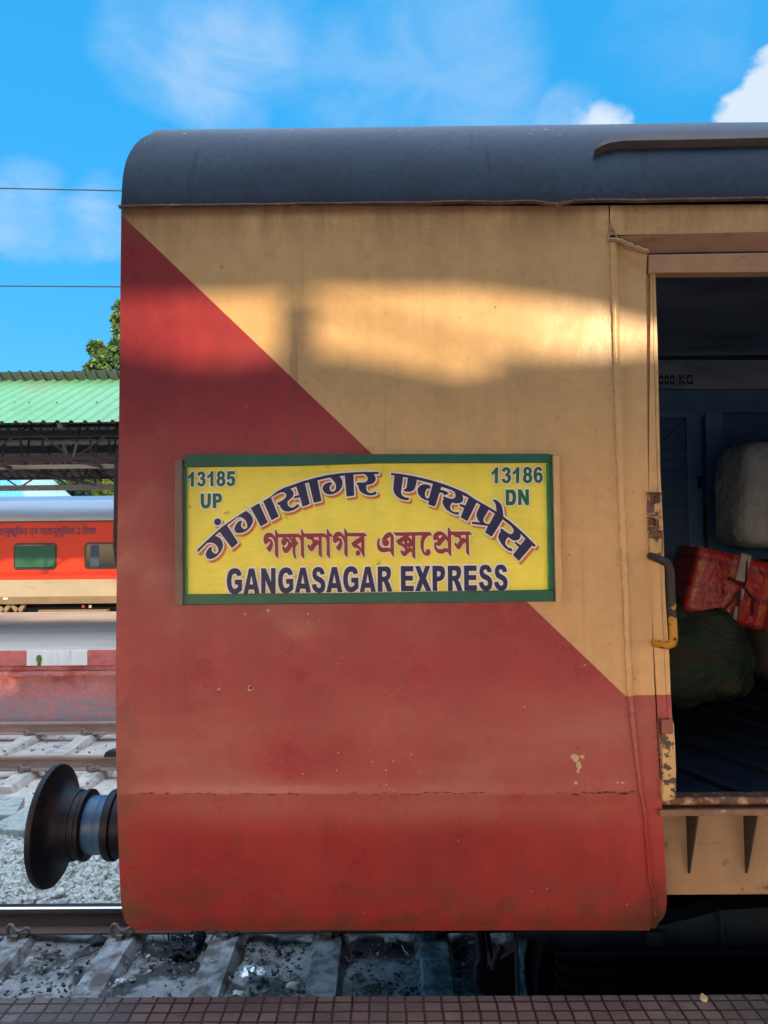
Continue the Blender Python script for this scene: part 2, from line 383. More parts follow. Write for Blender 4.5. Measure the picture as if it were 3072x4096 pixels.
def tile_mat():
    t = NT('platform_tile')
    br = t.N.new('ShaderNodeTexBrick'); br.offset = 0; br.offset_frequency = 1; br.squash = 1; br.squash_frequency = 1
    mp = t.N.new('ShaderNodeMapping'); mp.inputs['Location'].default_value = (.013, .003, 0); wob = t.N.new('ShaderNodeTexNoise'); wob.inputs['Scale'].default_value = 9; t.L.new(t.pos(), wob.inputs['Vector'])
    wa_ = t.N.new('ShaderNodeVectorMath'); wa_.operation = 'MULTIPLY_ADD'; wa_.inputs[1].default_value = (.010, .010, 0); t.L.new(wob.outputs['Color'], wa_.inputs[0]); t.L.new(t.pos(), wa_.inputs[2])
    t.L.new(wa_.outputs[0], mp.inputs[0]); t.L.new(mp.outputs[0], br.inputs['Vector'])
    br.inputs['Scale'].default_value = 1; br.inputs['Brick Width'].default_value = .0557; br.inputs['Row Height'].default_value = .0475
    br.inputs['Mortar Size'].default_value = .0044; br.inputs['Mortar Smooth'].default_value = .35
    br.inputs['Color1'].default_value = (.195, .132, .108, 1); br.inputs['Color2'].default_value = (.135, .09, .075, 1); br.inputs['Mortar'].default_value = (.022, .016, .015, 1)
    c = t.vary(br.outputs['Color'], t.noise(3, 6, .6), .22); c = t.vary(c, t.noise(60, 5, .7), .16)
    c = t.mix(t.math('MULTIPLY', t.ramp(t.noise(4.5, 7, .65), .56, .72), .45), c, (.30, .25, .22))
    wear = t.ramp(t.noise(38, 5, .7), .62, .68); c = t.mix(t.math('MULTIPLY', wear, .7), c, (.05, .036, .032))
    c = t.mix(t.math('MULTIPLY', t.ramp(t.noise(1.6, 6, .6), .5, .62), .5), c, (.09, .075, .07))
    t.bump(t.math('SUBTRACT', 1., br.outputs['Fac']), .006); t.bump(wear, -.003); t.bump(t.noise(90, 4, .6), .0015, .6)
    return t.done(c, t.ramp(t.noise(12, 5, .6), .3, .7, .5, .75))
M['tile'] = tile_mat()
M['plat_side'] = mat('platform_wall', (.20, .13, .11), .9, .3, 4, (.08, .06, .05), 3, bump=.01, bscale=20)
M['pave_near'] = mat('pale_platform_paving', (.66, .52, .40), .8, .1, 3, (.56, .43, .33), 1.5, (.45, .65))
M['pave'] = mat('platform_paving', (.82, .63, .48), .85, .12, 2.5, (.64, .48, .38), 1.1, (.45, .68), .003, 30, stretch=(.35, 1, 1))
def pink_mat():
    t = NT('pink_platform_wall'); Z = t.xyz()[2]
    c = t.vary((.60, .225, .20), t.noise(3, 6, .6), .16); c = t.vary(c, t.noise(25, 6, .65), .12)
    c = t.mix(t.math('MULTIPLY', t.ramp(t.noise(2.6, 7, .6), .50, .62), t.ramp(Z, -.62, -.40, 0, .8)), c, (.44, .085, .075))
    d = t.math('MULTIPLY', t.ramp(t.math('ADD', Z, t.math('MULTIPLY', t.noise(2.2, 6, .6, (1, 1, 2)), .45)), -.40, -.62), t.ramp(t.noise(6, 7, .65, (1, 1, 2.5)), .34, .58))
    c = t.mix(t.math('MULTIPLY', d, .85), c, (.36, .29, .27))
    t.bump(t.noise(14, 6, .65), .02)
    return t.done(c, .9)
M['pink_wall'] = pink_mat()
M['coping_red'] = mat('coping_red', (.56, .15, .13), .85, .16, 8, (.30, .10, .09), 5, (.52, .68), .006, 40)
M['coping_white'] = mat('coping_white', (.74, .76, .72), .85, .08, 8, (.42, .45, .38), 6, (.54, .7), .006, 40, stretch=(2.5, 1, .3))
# the shelter beyond
M['green_sheet'] = mat('green_sheet', (.135, .36, .185), .42, .06, 3, (.17, .30, .17), 1.5, (.5, .7), stretch=(1, .4, .4))
M['sheet_under'] = mat('sheet_underside', (.11, .13, .155), .55, .12, 4)
M['steel_dark'] = mat('dark_grey_steel', (.028, .034, .045), .55, .2, 5)
M['steel_light'] = mat('pale_grey_steel', (.36, .36, .34), .5, .15, 5)
M['lhb_red'] = mat('coach_orange_red', (.66, .040, .016), .42, .06, 2, (.56, .036, .02), 1.2, spec=.3)
M['lhb_grey'] = mat('coach_beige_grey', (.36, .33, .26), .4, .08, 2, (.27, .23, .17), 2.4, (.5, .7), stretch=(.3, 1, 1))
M['lhb_skirt'] = mat('coach_dusty_skirt', (.25, .20, .145), .6, .12, 3)
M['lhb_roof'] = mat('coach_silver_roof', (.34, .37, .40), .38, .08, 2, stretch=(.2, 1, 1), metal=.3)
M['glass'] = mat('tinted_window', (.010, .016, .018), .08, .1, 3, spec=.25)
M['gasket'] = mat('window_rubber', (.018, .02, .022), .5, .1)
M['curtain_g'] = mat('green_curtain', (.014, .11, .065), .7, .2, 18, stretch=(1, 1, .08))
M['curtain_b'] = mat('blue_curtain', (.035, .07, .13), .7, .25, 18, stretch=(1, 1, .08))
M['navy_text'] = mat('navy_lettering', (.035, .03, .11), .5, .1)
M['blue_sheet'] = mat('sky_blue_sheet', (.13, .46, .62), .4, .07, 2)
M['pale_sheet'] = mat('pale_blue_sheet', (.40, .60, .62), .45, .07, 2)
M['grit'] = mat('dirty_grit', (.27, .25, .23), .95, .4, 30)
M['soot'] = mat('sooty_grit', (.05, .048, .047), .95, .4, 30)
M['bark'] = mat('bark', (.11, .085, .06), .9, .3, 10, bump=.01, bscale=30)
def leaf_mat(name, a, b):
    t = NT(name); n = t.noise(1.4, 3, .5); n2 = t.noise(9, 2, .5)
    c = t.mix(t.ramp(n, .36, .64), a, b); c = t.vary(c, n2, .35)
    return t.done(c, .42, 0, .4)
M['leaf'] = leaf_mat('leaf_green', (.05, .13, .05), (.13, .22, .075))
M['leaf_y'] = leaf_mat('leaf_yellow_green', (.10, .19, .03), (.24, .31, .05))
# cargo
M['bale'] = mat('grey_white_wrap', (.56, .58, .54), .5, .2, 7, (.36, .39, .40), 5, (.5, .68), .02, 14)
M['dark_bale'] = mat('brown_wrap', (.10, .085, .075), .7, .25, 7, bump=.015, bscale=12)
def plaid():
    t = NT('red_plaid_wrap'); o = t.obj(); n = t.N.new('ShaderNodeSeparateXYZ'); t.L.new(o, n.inputs[0])
    def stripe(v, period, width, ph=0):
        a = t.math('FRACT', t.math('ADD', t.math('DIVIDE', v, period), ph)); return t.math('LESS_THAN', a, width)
    c = t.vary((.46, .036, .034), t.noise(6, 4, .5, world=False), .2)
    c = t.mix(t.math('MULTIPLY', stripe(n.outputs[0], .19, .22, .18), .45), c, (.60, .15, .11))
    c = t.mix(t.math('MULTIPLY', stripe(n.outputs[2], .15, .2, .3), .4), c, (.07, .006, .018))
    c = t.mix(t.math('MULTIPLY', t.math('MULTIPLY', stripe(n.outputs[2], .15, .3, .6), stripe(n.outputs[0], .19, .22, .18)), .7), c, (.60, .16, .03))
    t.bump(t.noise(6, 5, .65, world=False), .03, .8)
    return t.done(c, .22)
M['plaid'] = plaid()
def net():
    t = NT('green_net'); o = t.obj(); n = t.N.new('ShaderNodeSeparateXYZ'); t.L.new(o, n.inputs[0])
    ang = t.math('ARCTAN2', t.math('SUBTRACT', n.outputs[2], .02), t.math('SUBTRACT', .36, n.outputs[0]))
    ang = t.math('ADD', ang, t.math('MULTIPLY', t.noise(7, 5, .6, world=False), .38)); w = t.math('SINE', t.math('MULTIPLY', ang, 41.)); w2 = t.math('SINE', t.math('MULTIPLY', ang, 11.))
    c = t.mix(t.ramp(w, -.6, .8, .25, .75), (.010, .028, .022), (.026, .062, .038)); c = t.vary(c, t.noise(14, 6, .6, world=False), .3); c = t.mix(t.math('MULTIPLY', t.ramp(w2, .3, .9), .6), c, (.045, .028, .024))
    t.bump(t.noise(9, 6, .65, world=False), .05, .8); t.bump(w, .003, .5)
    return t.done(c, .65)
M['net'] = net()
M['twine'] = mat('twine', (.5, .42, .3), .8, .1)
M['foil'] = mat('crumpled_foil', (.72, .72, .70), .3, .2, 30, metal=.6)
M['paper'] = mat('paper_scrap', (.75, .74, .7), .8, .08)
M['rag'] = mat('dark_rag', (.03, .032, .036), .95, .4, 30, bump=.02, bscale=40)
M['blocker_sheet'] = mat('tan_blocker_sheet', (.55, .42, .30), .6, .15, 3)  # sheet colour of the added blocker behind the camera
M['blocker_wall'] = mat('pale_blocker_wall', (.50, .44, .36), .6, .1, 3)  # wall colour of the added building-shaped blocker

# ================================================================== SETTING
RAIL_Z = -.865; BED = -1.10
def rough_sheet(name, x0, x1, y0, y1, z, nx, ny, amp, sc, m, kind='structure', drop=None):
    b = MB(); rows = []
    for j in range(ny + 1):
        r = []
        for i in range(nx + 1):
            x = x0 + (x1 - x0) * i / nx; y = y0 + (y1 - y0) * j / ny
            h = noise.fractal(Vector((x * sc, y * sc, z * 7)), 1, 2, 5) * amp
            r.append((x, y, z + h + (drop(x, y) if drop else 0)))
        rows.append(r)
    b.grid(rows); o = b.build(name, m, smooth=True); o['kind'] = kind; return o
gb = MB(); gb.add([(-900, -900, -1.22), (900, -900, -1.22), (900, 1500, -1.22), (-900, 1500, -1.22)], [(0, 1, 2, 3)])
gb.build('ground', M['ground'])['kind'] = 'structure'
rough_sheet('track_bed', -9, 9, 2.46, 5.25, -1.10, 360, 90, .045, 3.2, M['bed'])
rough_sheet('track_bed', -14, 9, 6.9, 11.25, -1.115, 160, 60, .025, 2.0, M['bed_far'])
rough_sheet('ballast_bed', -14, 9, 5.25, 6.9, -1.09, 160, 30, .03, 2.0, M['stone'])

# ballast stones between the tracks
def stone_pts(b, c, s, sq=.7):
    a = [Vector((sx, sy, sz * sq)) for sx in (-1, 1) for sy in (-1, 1) for sz in (-1, 1)]
    rot = Matrix.Rotation(random.uniform(0, 6.28), 3, 'Z') @ Matrix.Rotation(random.uniform(-.7, .7), 3, 'X') @ Matrix.Rotation(random.uniform(-.7, .7), 3, 'Y')
    vs = [Vector(c) + rot @ Vector([q * s * random.uniform(.45, 1.0) for q in v]) for v in a]
    b.add(vs, [(0, 1, 3, 2), (4, 6, 7, 5), (0, 4, 5, 1), (2, 3, 7, 6), (0, 2, 6, 4), (1, 5, 7, 3)])
b = MB()
for i in range(13000):
    x = random.uniform(-4.6, -1.35); y = random.uniform(5.15, 7.05)
    stone_pts(b, (x, y, -1.075 + noise.noise(Vector((x * 2, y * 2, 0))) * .03 + random.uniform(-.01, .012)), random.choice([.014, .018, .022, .026, .034]))
for i in range(2500):
    x = random.uniform(-1.35, 7); y = random.uniform(5.15, 7.05); stone_pts(b, (x, y, -1.07), random.uniform(.02, .045))
tag(b.build('ballast', M['stone'], smooth=False), kind='stuff')
b = MB()
for i in range(1500):
    x = random.uniform(-3.2, 1.6); y = random.uniform(3.9, 4.95)
    stone_pts(b, (x, y, -1.085 + random.uniform(-.01, .02)), random.choice([.005, .006, .008, .010, .014]))
for i in range(260):
    x = random.uniform(-6, -3.2); y = random.uniform(7.2, 11.0); stone_pts(b, (x, y, -1.05), random.uniform(.008, .022))
b.cur = 1
for i in range(1500):
    x = random.uniform(-3.2, 1.8); y = random.uniform(3.9, 4.95)
    if noise.noise(Vector((x * 2.2, y * 2.2, 8))) > -.05: stone_pts(b, (x, y, -1.085 + random.uniform(-.01, .02)), random.choice([.006, .008, .011, .016]), .35)
tag(b.build('grit', [M['grit'], M['soot']], smooth=False), kind='stuff')

# near platform
b = MB(); b.box(-40, 40, 1.30, 2.45, -.06, 0); b.build('platform_edging', M['tile'], bevel=.006)['kind'] = 'structure'
b = MB(); b.box(-40, 40, -14, 1.299, -.06, -.003); b.build('platform', M['pave_near'])['kind'] = 'structure'
b = MB(); b.box(-40, 40, -12, 2.40, -1.3, -.061); b.build('platform_wall', M['plat_side'])['kind'] = 'structure'
# opposite platform
PY0, PY1 = 11.2, 19.0
b = MB(); b.box(-60, 60, PY0 + .36, PY1, -.05, .012); b.build('opposite_platform', M['pave'])['kind'] = 'structure'
b = MB(); b.box(-60, 60, PY0 + .10, PY1 - .02, -1.3, -.051)
rows = []
o = b.build('opposite_platform_wall', M['pink_wall']); o['kind'] = 'structure'
# broken courses below the coping
b = MB()
for z0, z1, out in ((-.285, -.235, .040), (-.365, -.300, .085)):
    rows = []
    for k in range(4):
        rows.append([])
    n = 400
    for i in range(n + 1):
        x = -14 + 20 * i / n; w = noise.fractal(Vector((x * 2.6, z0 * 9, 0)), 1, 2, 5) * .018
        yy = PY0 + .10 - out + noise.noise(Vector((x * 5, z0, 3))) * .012
        rows[0].append((x, PY0 + .102, z1 + w * .5)); rows[1].append((x, yy, z1 + w * .5)); rows[2].append((x, yy + .006, z0 + w)); rows[3].append((x, PY0 + .102, z0 + w - .008))
    b.grid(rows)
b.build('wall_course', M['pink_wall'])['kind'] = 'structure'
# coping blocks in red and white
cx = [at(0, 2620, PY0).x, at(105, 2620, PY0).x, at(350, 2620, PY0).x]
wid = cx[2] - cx[1]
xs = [cx[1] - wid * (k + 0) for k in range(8, 0, -1)] + [cx[1] + wid * k for k in range(0, 12)]
for i in range(len(xs) - 1):
    c = (i - 8) % 2
    b = MB(); b.box(xs[i] + .002, xs[i + 1] - .002, PY0, PY0 + .358, -.215, .014 + random.uniform(0, .004))
    o = b.build('coping_block', [M['coping_white'] if c == 0 else M['coping_red'], M['pave']], bevel=.012)
    for p in o.data.polygons:
        if p.normal.z > .75: p.material_index = 1
    tag(o, ('mossy white painted coping block on the opposite platform edge' if c == 0 else 'red painted coping block on the opposite platform edge'), 'coping block', 'painted coping blocks')
    if c == 0 and abs(xs[i] - cx[1]) < .01: o['label'] = 'white painted coping block with a green moss stain, right of the tilted slabs'
# moss on the white block
b = MB()
for i in range(420):
    p = at(156 + random.gauss(0, 3 if i % 2 else 5), (2622 + random.uniform(0, 42)) if i % 2 else 2634 + random.gauss(0, 5), PY0 - .002); stone_pts(b, p, random.uniform(.004, .010))
tag(b.build('moss', M['leaf_y']), kind='stuff')

# rails
def rail(name, y, m, top, label):
    b = MB(); h = .156
    prof = [(-.068, 0), (.068, 0), (.068, .012), (.012, .028), (.010, .110), (.033, .122), (.034, .148), (.024, h), (-.024, h), (-.034, .148), (-.033, .122), (-.010, .110), (-.012, .028), (-.068, .012)]
    b.prism([(-45, y + a, RAIL_Z - h + z) for a, z in prof], (90, 0, 0))
    o = b.build(name, [m, top], smooth=False)
    for p in o.data.polygons:
        if p.normal.z > .6 and p.center.z > RAIL_Z - .01: p.material_index = 1
    return tag(o, label, 'rail', 'running rails')
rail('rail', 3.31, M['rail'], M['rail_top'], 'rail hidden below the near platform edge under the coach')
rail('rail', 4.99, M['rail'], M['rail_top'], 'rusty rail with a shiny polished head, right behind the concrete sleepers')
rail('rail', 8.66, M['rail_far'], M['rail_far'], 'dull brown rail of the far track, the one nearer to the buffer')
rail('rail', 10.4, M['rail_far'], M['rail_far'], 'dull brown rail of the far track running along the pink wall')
# fish plate lump on the far rail
b = MB(); b.prism([at(x, y, 8.60) for x, y in ((412, 3028), (420, 3010), (440, 3003), (520, 3003), (520, 3030))], (0, .12, 0))
tag(b.build('rail_chock', M['dark_iron'], bevel=.01), 'black iron chock lying on the far track rail beside the coach corner', 'chock')

def clip(b, x, y, z, s=1.0):
    """bent steel rail clip, seen as a loop standing on the rail foot"""
    pts = [(-.052, .0, -.006), (-.062, 0, .022), (-.060, -.002, .046), (-.046, -.004, .062), (-.028, -.006, .058), (-.016, -.010, .040), (.004, -.014, .027), (.030, -.012, .030), (.052, -.006, .042), (.068, 0, .034), (.068, 0, .014), (.048, 0, .002), (.024, 0, .002)]
    b.tube([(x + p[0] * s, y + p[1] * s, z + p[2] * s) for p in pts], .0108 * s, 8)
def sleeper(x, y0, y1, seats, m, label, group, w=.2, tw=.155, ztop=-1.018, far=False):
    root = thing('sleeper', (x, (y0 + y1) / 2, ztop - .1), label, 'sleeper', group)
    b = MB(); rows = []
    n = 26
    for i in range(n + 1):
        y = y0 + (y1 - y0) * i / n; tt = min(abs(y - s) for s in seats)
        dz = -.035 * min(1, max(0, (tt - .18) / .5)); zt = ztop + dz; e = noise.fractal(Vector((x * 3, y * 11, 0)), 1, 2, 4) * .011
        rows.append([(x - w / 2, y, zt - .2), (x - w / 2 + .006, y, zt - .06), (x - tw / 2 - .012, y, zt - .022 + e), (x - tw / 2, y, zt + e * .5), (x + tw / 2, y, zt - e * .5), (x + tw / 2 + .012, y, zt - .022 - e), (x + w / 2 - .006, y, zt - .06), (x + w / 2, y, zt - .2)])
    b.grid(rows); o_ = len(b.v)
    b.add(rows[0], [tuple(range(8))]); b.add(rows[-1], [tuple(range(8))[::-1]])
    b.build('concrete_block', m, root, smooth=40)
    for s in seats:
        c = MB(); c.box(x - .06, x + .06, s - .10, s - .055, ztop + .0, ztop + .022); c.box(x - .018, x + .018, s - .135, s - .095, ztop, ztop + .03)
        clip(c, x, s - .085, ztop + .016, 1.05)
        c.build('rail_clip', M['clip'], root, smooth=40)
    return root
SZ = RAIL_Z - .156 - .004
names = ['concrete sleeper cut off by the left picture edge, below the buffer', 'concrete sleeper whose rail clip stands just left of the coach bottom corner', 'concrete sleeper beside the dark rag and hanging brake hose',
         'concrete sleeper between the crumpled foil and the small grey stones', 'shaded concrete sleeper just left of the dark bogie']
pxs = [60, 478, 898, 1315, 1735]
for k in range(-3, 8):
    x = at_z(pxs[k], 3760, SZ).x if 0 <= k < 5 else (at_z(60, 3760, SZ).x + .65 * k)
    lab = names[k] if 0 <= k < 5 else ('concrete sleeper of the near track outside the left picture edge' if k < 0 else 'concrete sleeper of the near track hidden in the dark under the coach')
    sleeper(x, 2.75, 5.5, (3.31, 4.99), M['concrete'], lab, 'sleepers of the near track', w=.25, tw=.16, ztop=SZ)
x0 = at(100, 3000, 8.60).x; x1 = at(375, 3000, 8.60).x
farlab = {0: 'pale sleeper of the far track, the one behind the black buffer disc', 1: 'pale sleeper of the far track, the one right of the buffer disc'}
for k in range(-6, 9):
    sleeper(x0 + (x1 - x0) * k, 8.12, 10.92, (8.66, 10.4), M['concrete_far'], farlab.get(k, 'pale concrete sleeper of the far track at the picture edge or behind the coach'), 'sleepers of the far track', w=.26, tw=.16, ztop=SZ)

# ================================================================== THE COACH
X_END = at(470, 2000, D).x
coach = thing('passenger_coach', (2.2, 4.15, RAIL_Z), 'cream and red railway luggage coach end with a yellow board, open door and dark roof', 'train coach')
def prof_y(z):
    """turn-under of the side wall"""
    if z > .60: return 0.0
    t = (.60 - z)
    return .17 * t ** 1.3 + (0 if z > .17 else .9 * (.17 - z) ** 1.5)
def on_side(px, py, out=0.):
    Y = D
    for _ in range(8):
        p = at(px, py, Y - out); Y = D + prof_y(p.z)
    return at(px, py, Y - out)
def lerp_tab(tab, y):
    if y <= tab[0][0]: return tab[0][1]
    for (a, va), (b_, vb) in zip(tab, tab[1:]):
        if y <= b_: return va + (vb - va) * (y - a) / (b_ - a)
    return tab[-1][1]
LEFT = [(826, 485), (1200, 481), (1700, 476), (2300, 467), (2700, 463), (3000, 464), (3200, 469), (3450, 476), (3580, 482), (3640, 488), (3680, 498), (3705, 515), (3718, 540)]
BEAD = [(826, 2434), (970, 2440), (1400, 2452), (1900, 2468), (2200, 2482), (2500, 2496), (2780, 2508), (2960, 2528), (3170, 2556), (3250, 2572), (3400, 2584), (3500, 2592), (3600, 2610), (3680, 2618), (3718, 2600)]
ys = [826, 850, 900] + list(range(960, 3100, 60)) + [3110, 3150, 3170, 3180, 3195, 3230, 3280, 3340, 3400, 3450, 3500, 3540, 3580, 3610, 3640, 3660, 3680, 3695, 3707, 3716, 3722]
b = MB(); rows = []
for py in ys:
    l = lerp_tab(LEFT, py); r = lerp_tab(BEAD, py); row = []
    for i in range(61):
        u = i / 60; px = l + (r - l) * u
        p = on_side(px, py - 4 * u if py < 860 else py)
        # slight buckling of the sheet and the weld line
        q = noise.noise(Vector((p.x * 2.2, 0, p.z * 2.2))) * .0035
        q += .004 * math.exp(-((py - 3176) / 16) ** 2)
        e = min(u, 1 - u) * 30; q *= min(1, e)
        row.append((p.x, p.y - q, p.z))
    rows.append(row)
b.grid(rows)
# bottom lip turned inwards
lip = [(p[0], p[1] + .10, p[2] - .015) for p in rows[-1]]; b.grid([rows[-1], lip])
side_rows = rows; side_b = b; n_side = len(b.f)
# paint chips, pits and a torn hole, all lying on the sheet
b = MB(); rnd = random.Random(3)
def flake(px, py, r, mi, n=9, sq=1.0, out=.0022):
    b.cur = mi; c = on_side(px, py, out + (.0012 if mi else 0)); a0 = rnd.uniform(0, 6)
    pts = []
    for k in range(n):
        a = a0 + 2 * pi * k / n; rr = r * rnd.uniform(.55, 1.15)
        p = on_side(px + rr * cos(a), py + rr * sin(a) * sq, out + (.0012 if mi else 0)); pts.append(p)
    b.add(pts, [tuple(range(n))])
for px, py, r in ((980, 2457, 6), (1072, 2443, 7), (1232, 2455, 5), (1229, 2486, 3), (1252, 2492, 2), (1275, 2480, 2), (1348, 2449, 2), (1432, 2502, 2), (1367, 2631, 3), (1350, 2656, 3),
                  (1353, 3011, 4), (1128, 3045, 3), (1211, 3095, 4), (1346, 3082, 4), (1162, 3127, 3), (1478, 3002, 3), (1490, 3046, 4), (1574, 3045, 4), (1645, 3018, 4), (1543, 3080, 4), (1687, 3040, 3), (1733, 3051, 3), (1676, 3089, 3),
                  (1573, 3161, 4), (1557, 3155, 3), (1545, 3139, 3), (1594, 2627, 3), (1606, 2475, 3), (1541, 2488, 2), (1674, 2648, 3), (2285, 2683, 3), (2340, 2660, 4), (2328, 2666, 3), (2189, 3555, 5), (2124, 3565, 3), (2507, 3618, 3), (1456, 3650, 3), (1783, 3551, 3),
                  (830, 2758, 2), (985, 1627, 3), (1980, 1228, 3), (1130, 1290, 2), (875, 2757, 8), (1000, 2752, 14), (2100, 2828, 5), (1834, 3362, 3), (2303, 3131, 9)):
    flake(px, py, r * .95, 0)
for px, py, r, sq in ((2300, 3030, 17, 1.2), (2316, 3062, 13, 1.5), (2330, 3028, 12, .7), (2312, 3085, 8, 1), (2470, 3130, 7, .5), (2490, 3131, 9, .5)): flake(px, py, r, 0, 12, sq)
for px, py, r, sq in ((1003, 2753, 9, .7), (873, 2768, 5, .6), (1004, 2746, 4, 1), (1983, 1228, 3, 1), (2319, 3082, 3, 1), (2100, 2829, 3, .6)): flake(px, py, r, 1, 8, sq, .003)
# crack along the weld
x = 560
while x < 2530:
    w = rnd.uniform(14, 60)
    if x > 1480 or rnd.random() < .45:
        b.cur = 1; y = 3178 + rnd.uniform(-5, 5) - (x - 560) * .003; h = rnd.uniform(1.0, 3.2) * (1.5 if x > 2250 else 1)
        pts = [on_side(x, y, .0045), on_side(x + w * .4, y - h, .0045), on_side(x + w, y + rnd.uniform(-4, 3), .0045), on_side(x + w * .6, y + h, .0045)]
        b.add(pts, [(0, 1, 2, 3)])
    x += w * .9
side_b.v, off_ = side_b.v + b.v, len(side_b.v); side_b.f += [[i + off_ for i in f] for f in b.f]; side_b.m += [1 + i for i in b.m]
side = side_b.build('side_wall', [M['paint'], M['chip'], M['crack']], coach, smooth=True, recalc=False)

# end wall of the body, running back from the corner
b = MB(); back = []
edge = [r[0] for r in side_rows]
b.grid([edge, [(e[0] - .001, 8.30 - e[1], e[2]) for e in edge]])
b.build('end_wall', M['paint'], coach, smooth=False)
# far side wall
b = MB(); b.grid([[(x, 8.30 - D - prof_y(z) if z < SEAMZ else 8.3 - D, z) for z in (SEAMZ, 1.9, .61, .3, .1, .05)] for x in (X_END, 6.5)])
b.build('far_side_wall', M['paint'], coach)

# roof
RA, RB = .40, .455
def roof_pt(t):
    """t 0..1 cove, 1..2 shallow top to the centre line; returns (Y, z)"""
    if t <= 1:
        a = t * RAD(68); return D - .012 + RA * (1 - cos(a)), SEAMZ - .004 + RB * sin(a)
    y1, z1 = D - .012 + RA * (1 - cos(RAD(68))), SEAMZ - .004 + RB * sin(RAD(68))
    u = t - 1; yy = y1 + (4.15 - y1) * u; m0 = RB * cos(RAD(68)) / (RA * sin(RAD(68)))
    k = (4.15 - y1); return yy, z1 + m0 * k * (u - u * u / 2) * .55
def on_roof(px, py, out=0.):
    lo, hi = 0., 1.1
    for _ in range(40):
        mid = (lo + hi) / 2; Y, z = roof_pt(mid)
        if at(px, py, Y).z > z: lo = mid
        else: hi = mid
    Y, z = roof_pt(lo); Y2, z2 = roof_pt(lo + .01); n = Vector((0, -(z2 - z), (Y2 - Y))).normalized()
    p = at(px, py, Y); return p + n * out
ROOFL = [(SEAMZ - .01, 482, 838), (0, 486, 790), (0, 488, 740), (0, 493, 690), (0, 505, 640), (0, 522, 605), (0, 545, 572), (0, 572, 550), (0, 605, 536)]
zl = []
for _, px, py in ROOFL:
    p = on_roof(px, py); zl.append((p.z, p.x))
zl.sort()
rows = []
for i in range(45):
    t = i / 44 * 2.0 if i < 30 else i / 44 * 2.0
    Y, z = roof_pt(t); xl = lerp_tab(zl, z)
    if t > 1.05: xl = zl[-1][1] + .02 * (t - 1)
    row = []
    for k in range(80):
        u = k / 79; x = xl + (6.5 - xl) * u ** 1.15
        q = noise.noise(Vector((x * 2.1, t * 2, 5))) * .003
        row.append((x, Y - q, z))
    rows.append(row)
rows2 = [[(x, 8.30 - y, z) for x, y, z in r] for r in rows][::-1]
b = MB(); b.grid(rows + rows2[1:])
# rounded end cap closing the arch
capf = [r[0] for r in rows]
b.grid([capf, [(x - .0, 8.30 - y, z) for x, y, z in capf]])
b.build('roof', M['roof'], coach, smooth=True)
# turned lip along the seam
b = MB(); pr = []
n = 160
ra, rb, rc_, rd = [], [], [], []
for i in range(n + 1):
    x = X_END - .004 + (2.6 - X_END) * i / n; zz = SEAMZ + .002 - (.0 if x < .9 else 0)
    w = noise.fractal(Vector((x * 6, 2, 0)), 1, 2, 4) * .004
    if .50 < x < .66: w -= .012 * max(0, 1 - abs(x - .585) / .07)
    ra.append((x, D - .001, zz + .003 + w)); rb.append((x, D - .017, zz + .002 + w)); rc_.append((x, D - .017, zz - .0025 + w)); rd.append((x, D - .001, zz - .005 + w))
b.grid([ra, rb, rc_, rd])
b.build('roof_lip', M['rust_rail'], coach, smooth=False)
# rain gutter strip above the door
b = MB()
topl = [(2374, 622), (2390, 603), (2425, 582), (2480, 569), (2560, 563), (2700, 559), (2880, 555), (3100, 551), (3400, 546)]
botl = [(2376, 624), (2400, 612), (2432, 601), (2485, 594), (2560, 592), (2700, 590), (2880, 586), (3100, 581), (3400, 576)]
r0 = [on_roof(x, y, .001) for x, y in topl]; r1 = [on_roof(x, y, .028) for x, y in topl]; r2 = [on_roof(x, y, .030) for x, y in botl]; r3 = [on_roof(x, y + 3, .001) for x, y in botl]
b.grid([r0, r1, r2, r3])
b.build('rain_gutter', M['gutter'], coach, smooth=False)

# weld bead / corner strip between the panel and the door pillar
b = MB(); rows = [[], [], [], [], []]
y = 968
while y <= 3716:
    l = lerp_tab(BEAD, y); w = 24 if y < 2780 else max(12, 24 - (y - 2780) * .02)
    j = noise.fractal(Vector((y * .02, 4, 0)), 1, 2, 4); jj = noise.fractal(Vector((y * .035, 9, 0)), 1, 2, 4)
    h = .010 + .003 * jj
    rows[0].append(on_side(l - 3 + 4 * j, y, -.004)); rows[1].append(on_side(l + 2 + 4 * j, y, h * .85)); rows[2].append(on_side(l + w * .55, y, h)); rows[3].append(on_side(l + w + 3 * jj, y, h * .7)); rows[4].append(on_side(l + w + 6, y, -.016))
    y += 9
b.grid(rows); b.build('corner_strip', M['paint'], coach, smooth=50)
# door pillar, set back a little
PIL_R = [(826, 2600), (1100, 2583), (1900, 2592), (2500, 2608), (2780, 2619), (3000, 2632), (3170, 2645), (3400, 2658), (3600, 2667), (3660, 2664), (3716, 2612)]
b = MB(); rows = []
for py in [960, 1000] + list(range(1060, 3100, 80)) + [3120, 3180, 3250, 3320, 3400, 3480, 3550, 3600, 3640, 3670, 3695, 3718]:
    l = lerp_tab(BEAD, py) + 14; r = lerp_tab(PIL_R, py); r = max(r, l + 4)
    rows.append([on_side(l + (r - l) * u / 6, py, -.012) for u in range(7)])
b.grid(rows)
rt = [r[-1] for r in rows]; b.grid([rt, [(p[0], p[1] + .05, p[2]) for p in rt]])
b.build('door_pillar', M['paint'], coach, smooth=True)
# panel over the door
b = MB(); rows = []
for py in (822, 860, 905, 940):
    rows.append([on_side(px, py - (px - 2434) * .012 * (1 if py > 860 else .6), .004) for px in (2440, 2560, 2700, 2850, 3000, 3200, 3600, 4200, 4620)])
b.grid(rows); b.build('header_panel', M['paint'], coach, smooth=True)
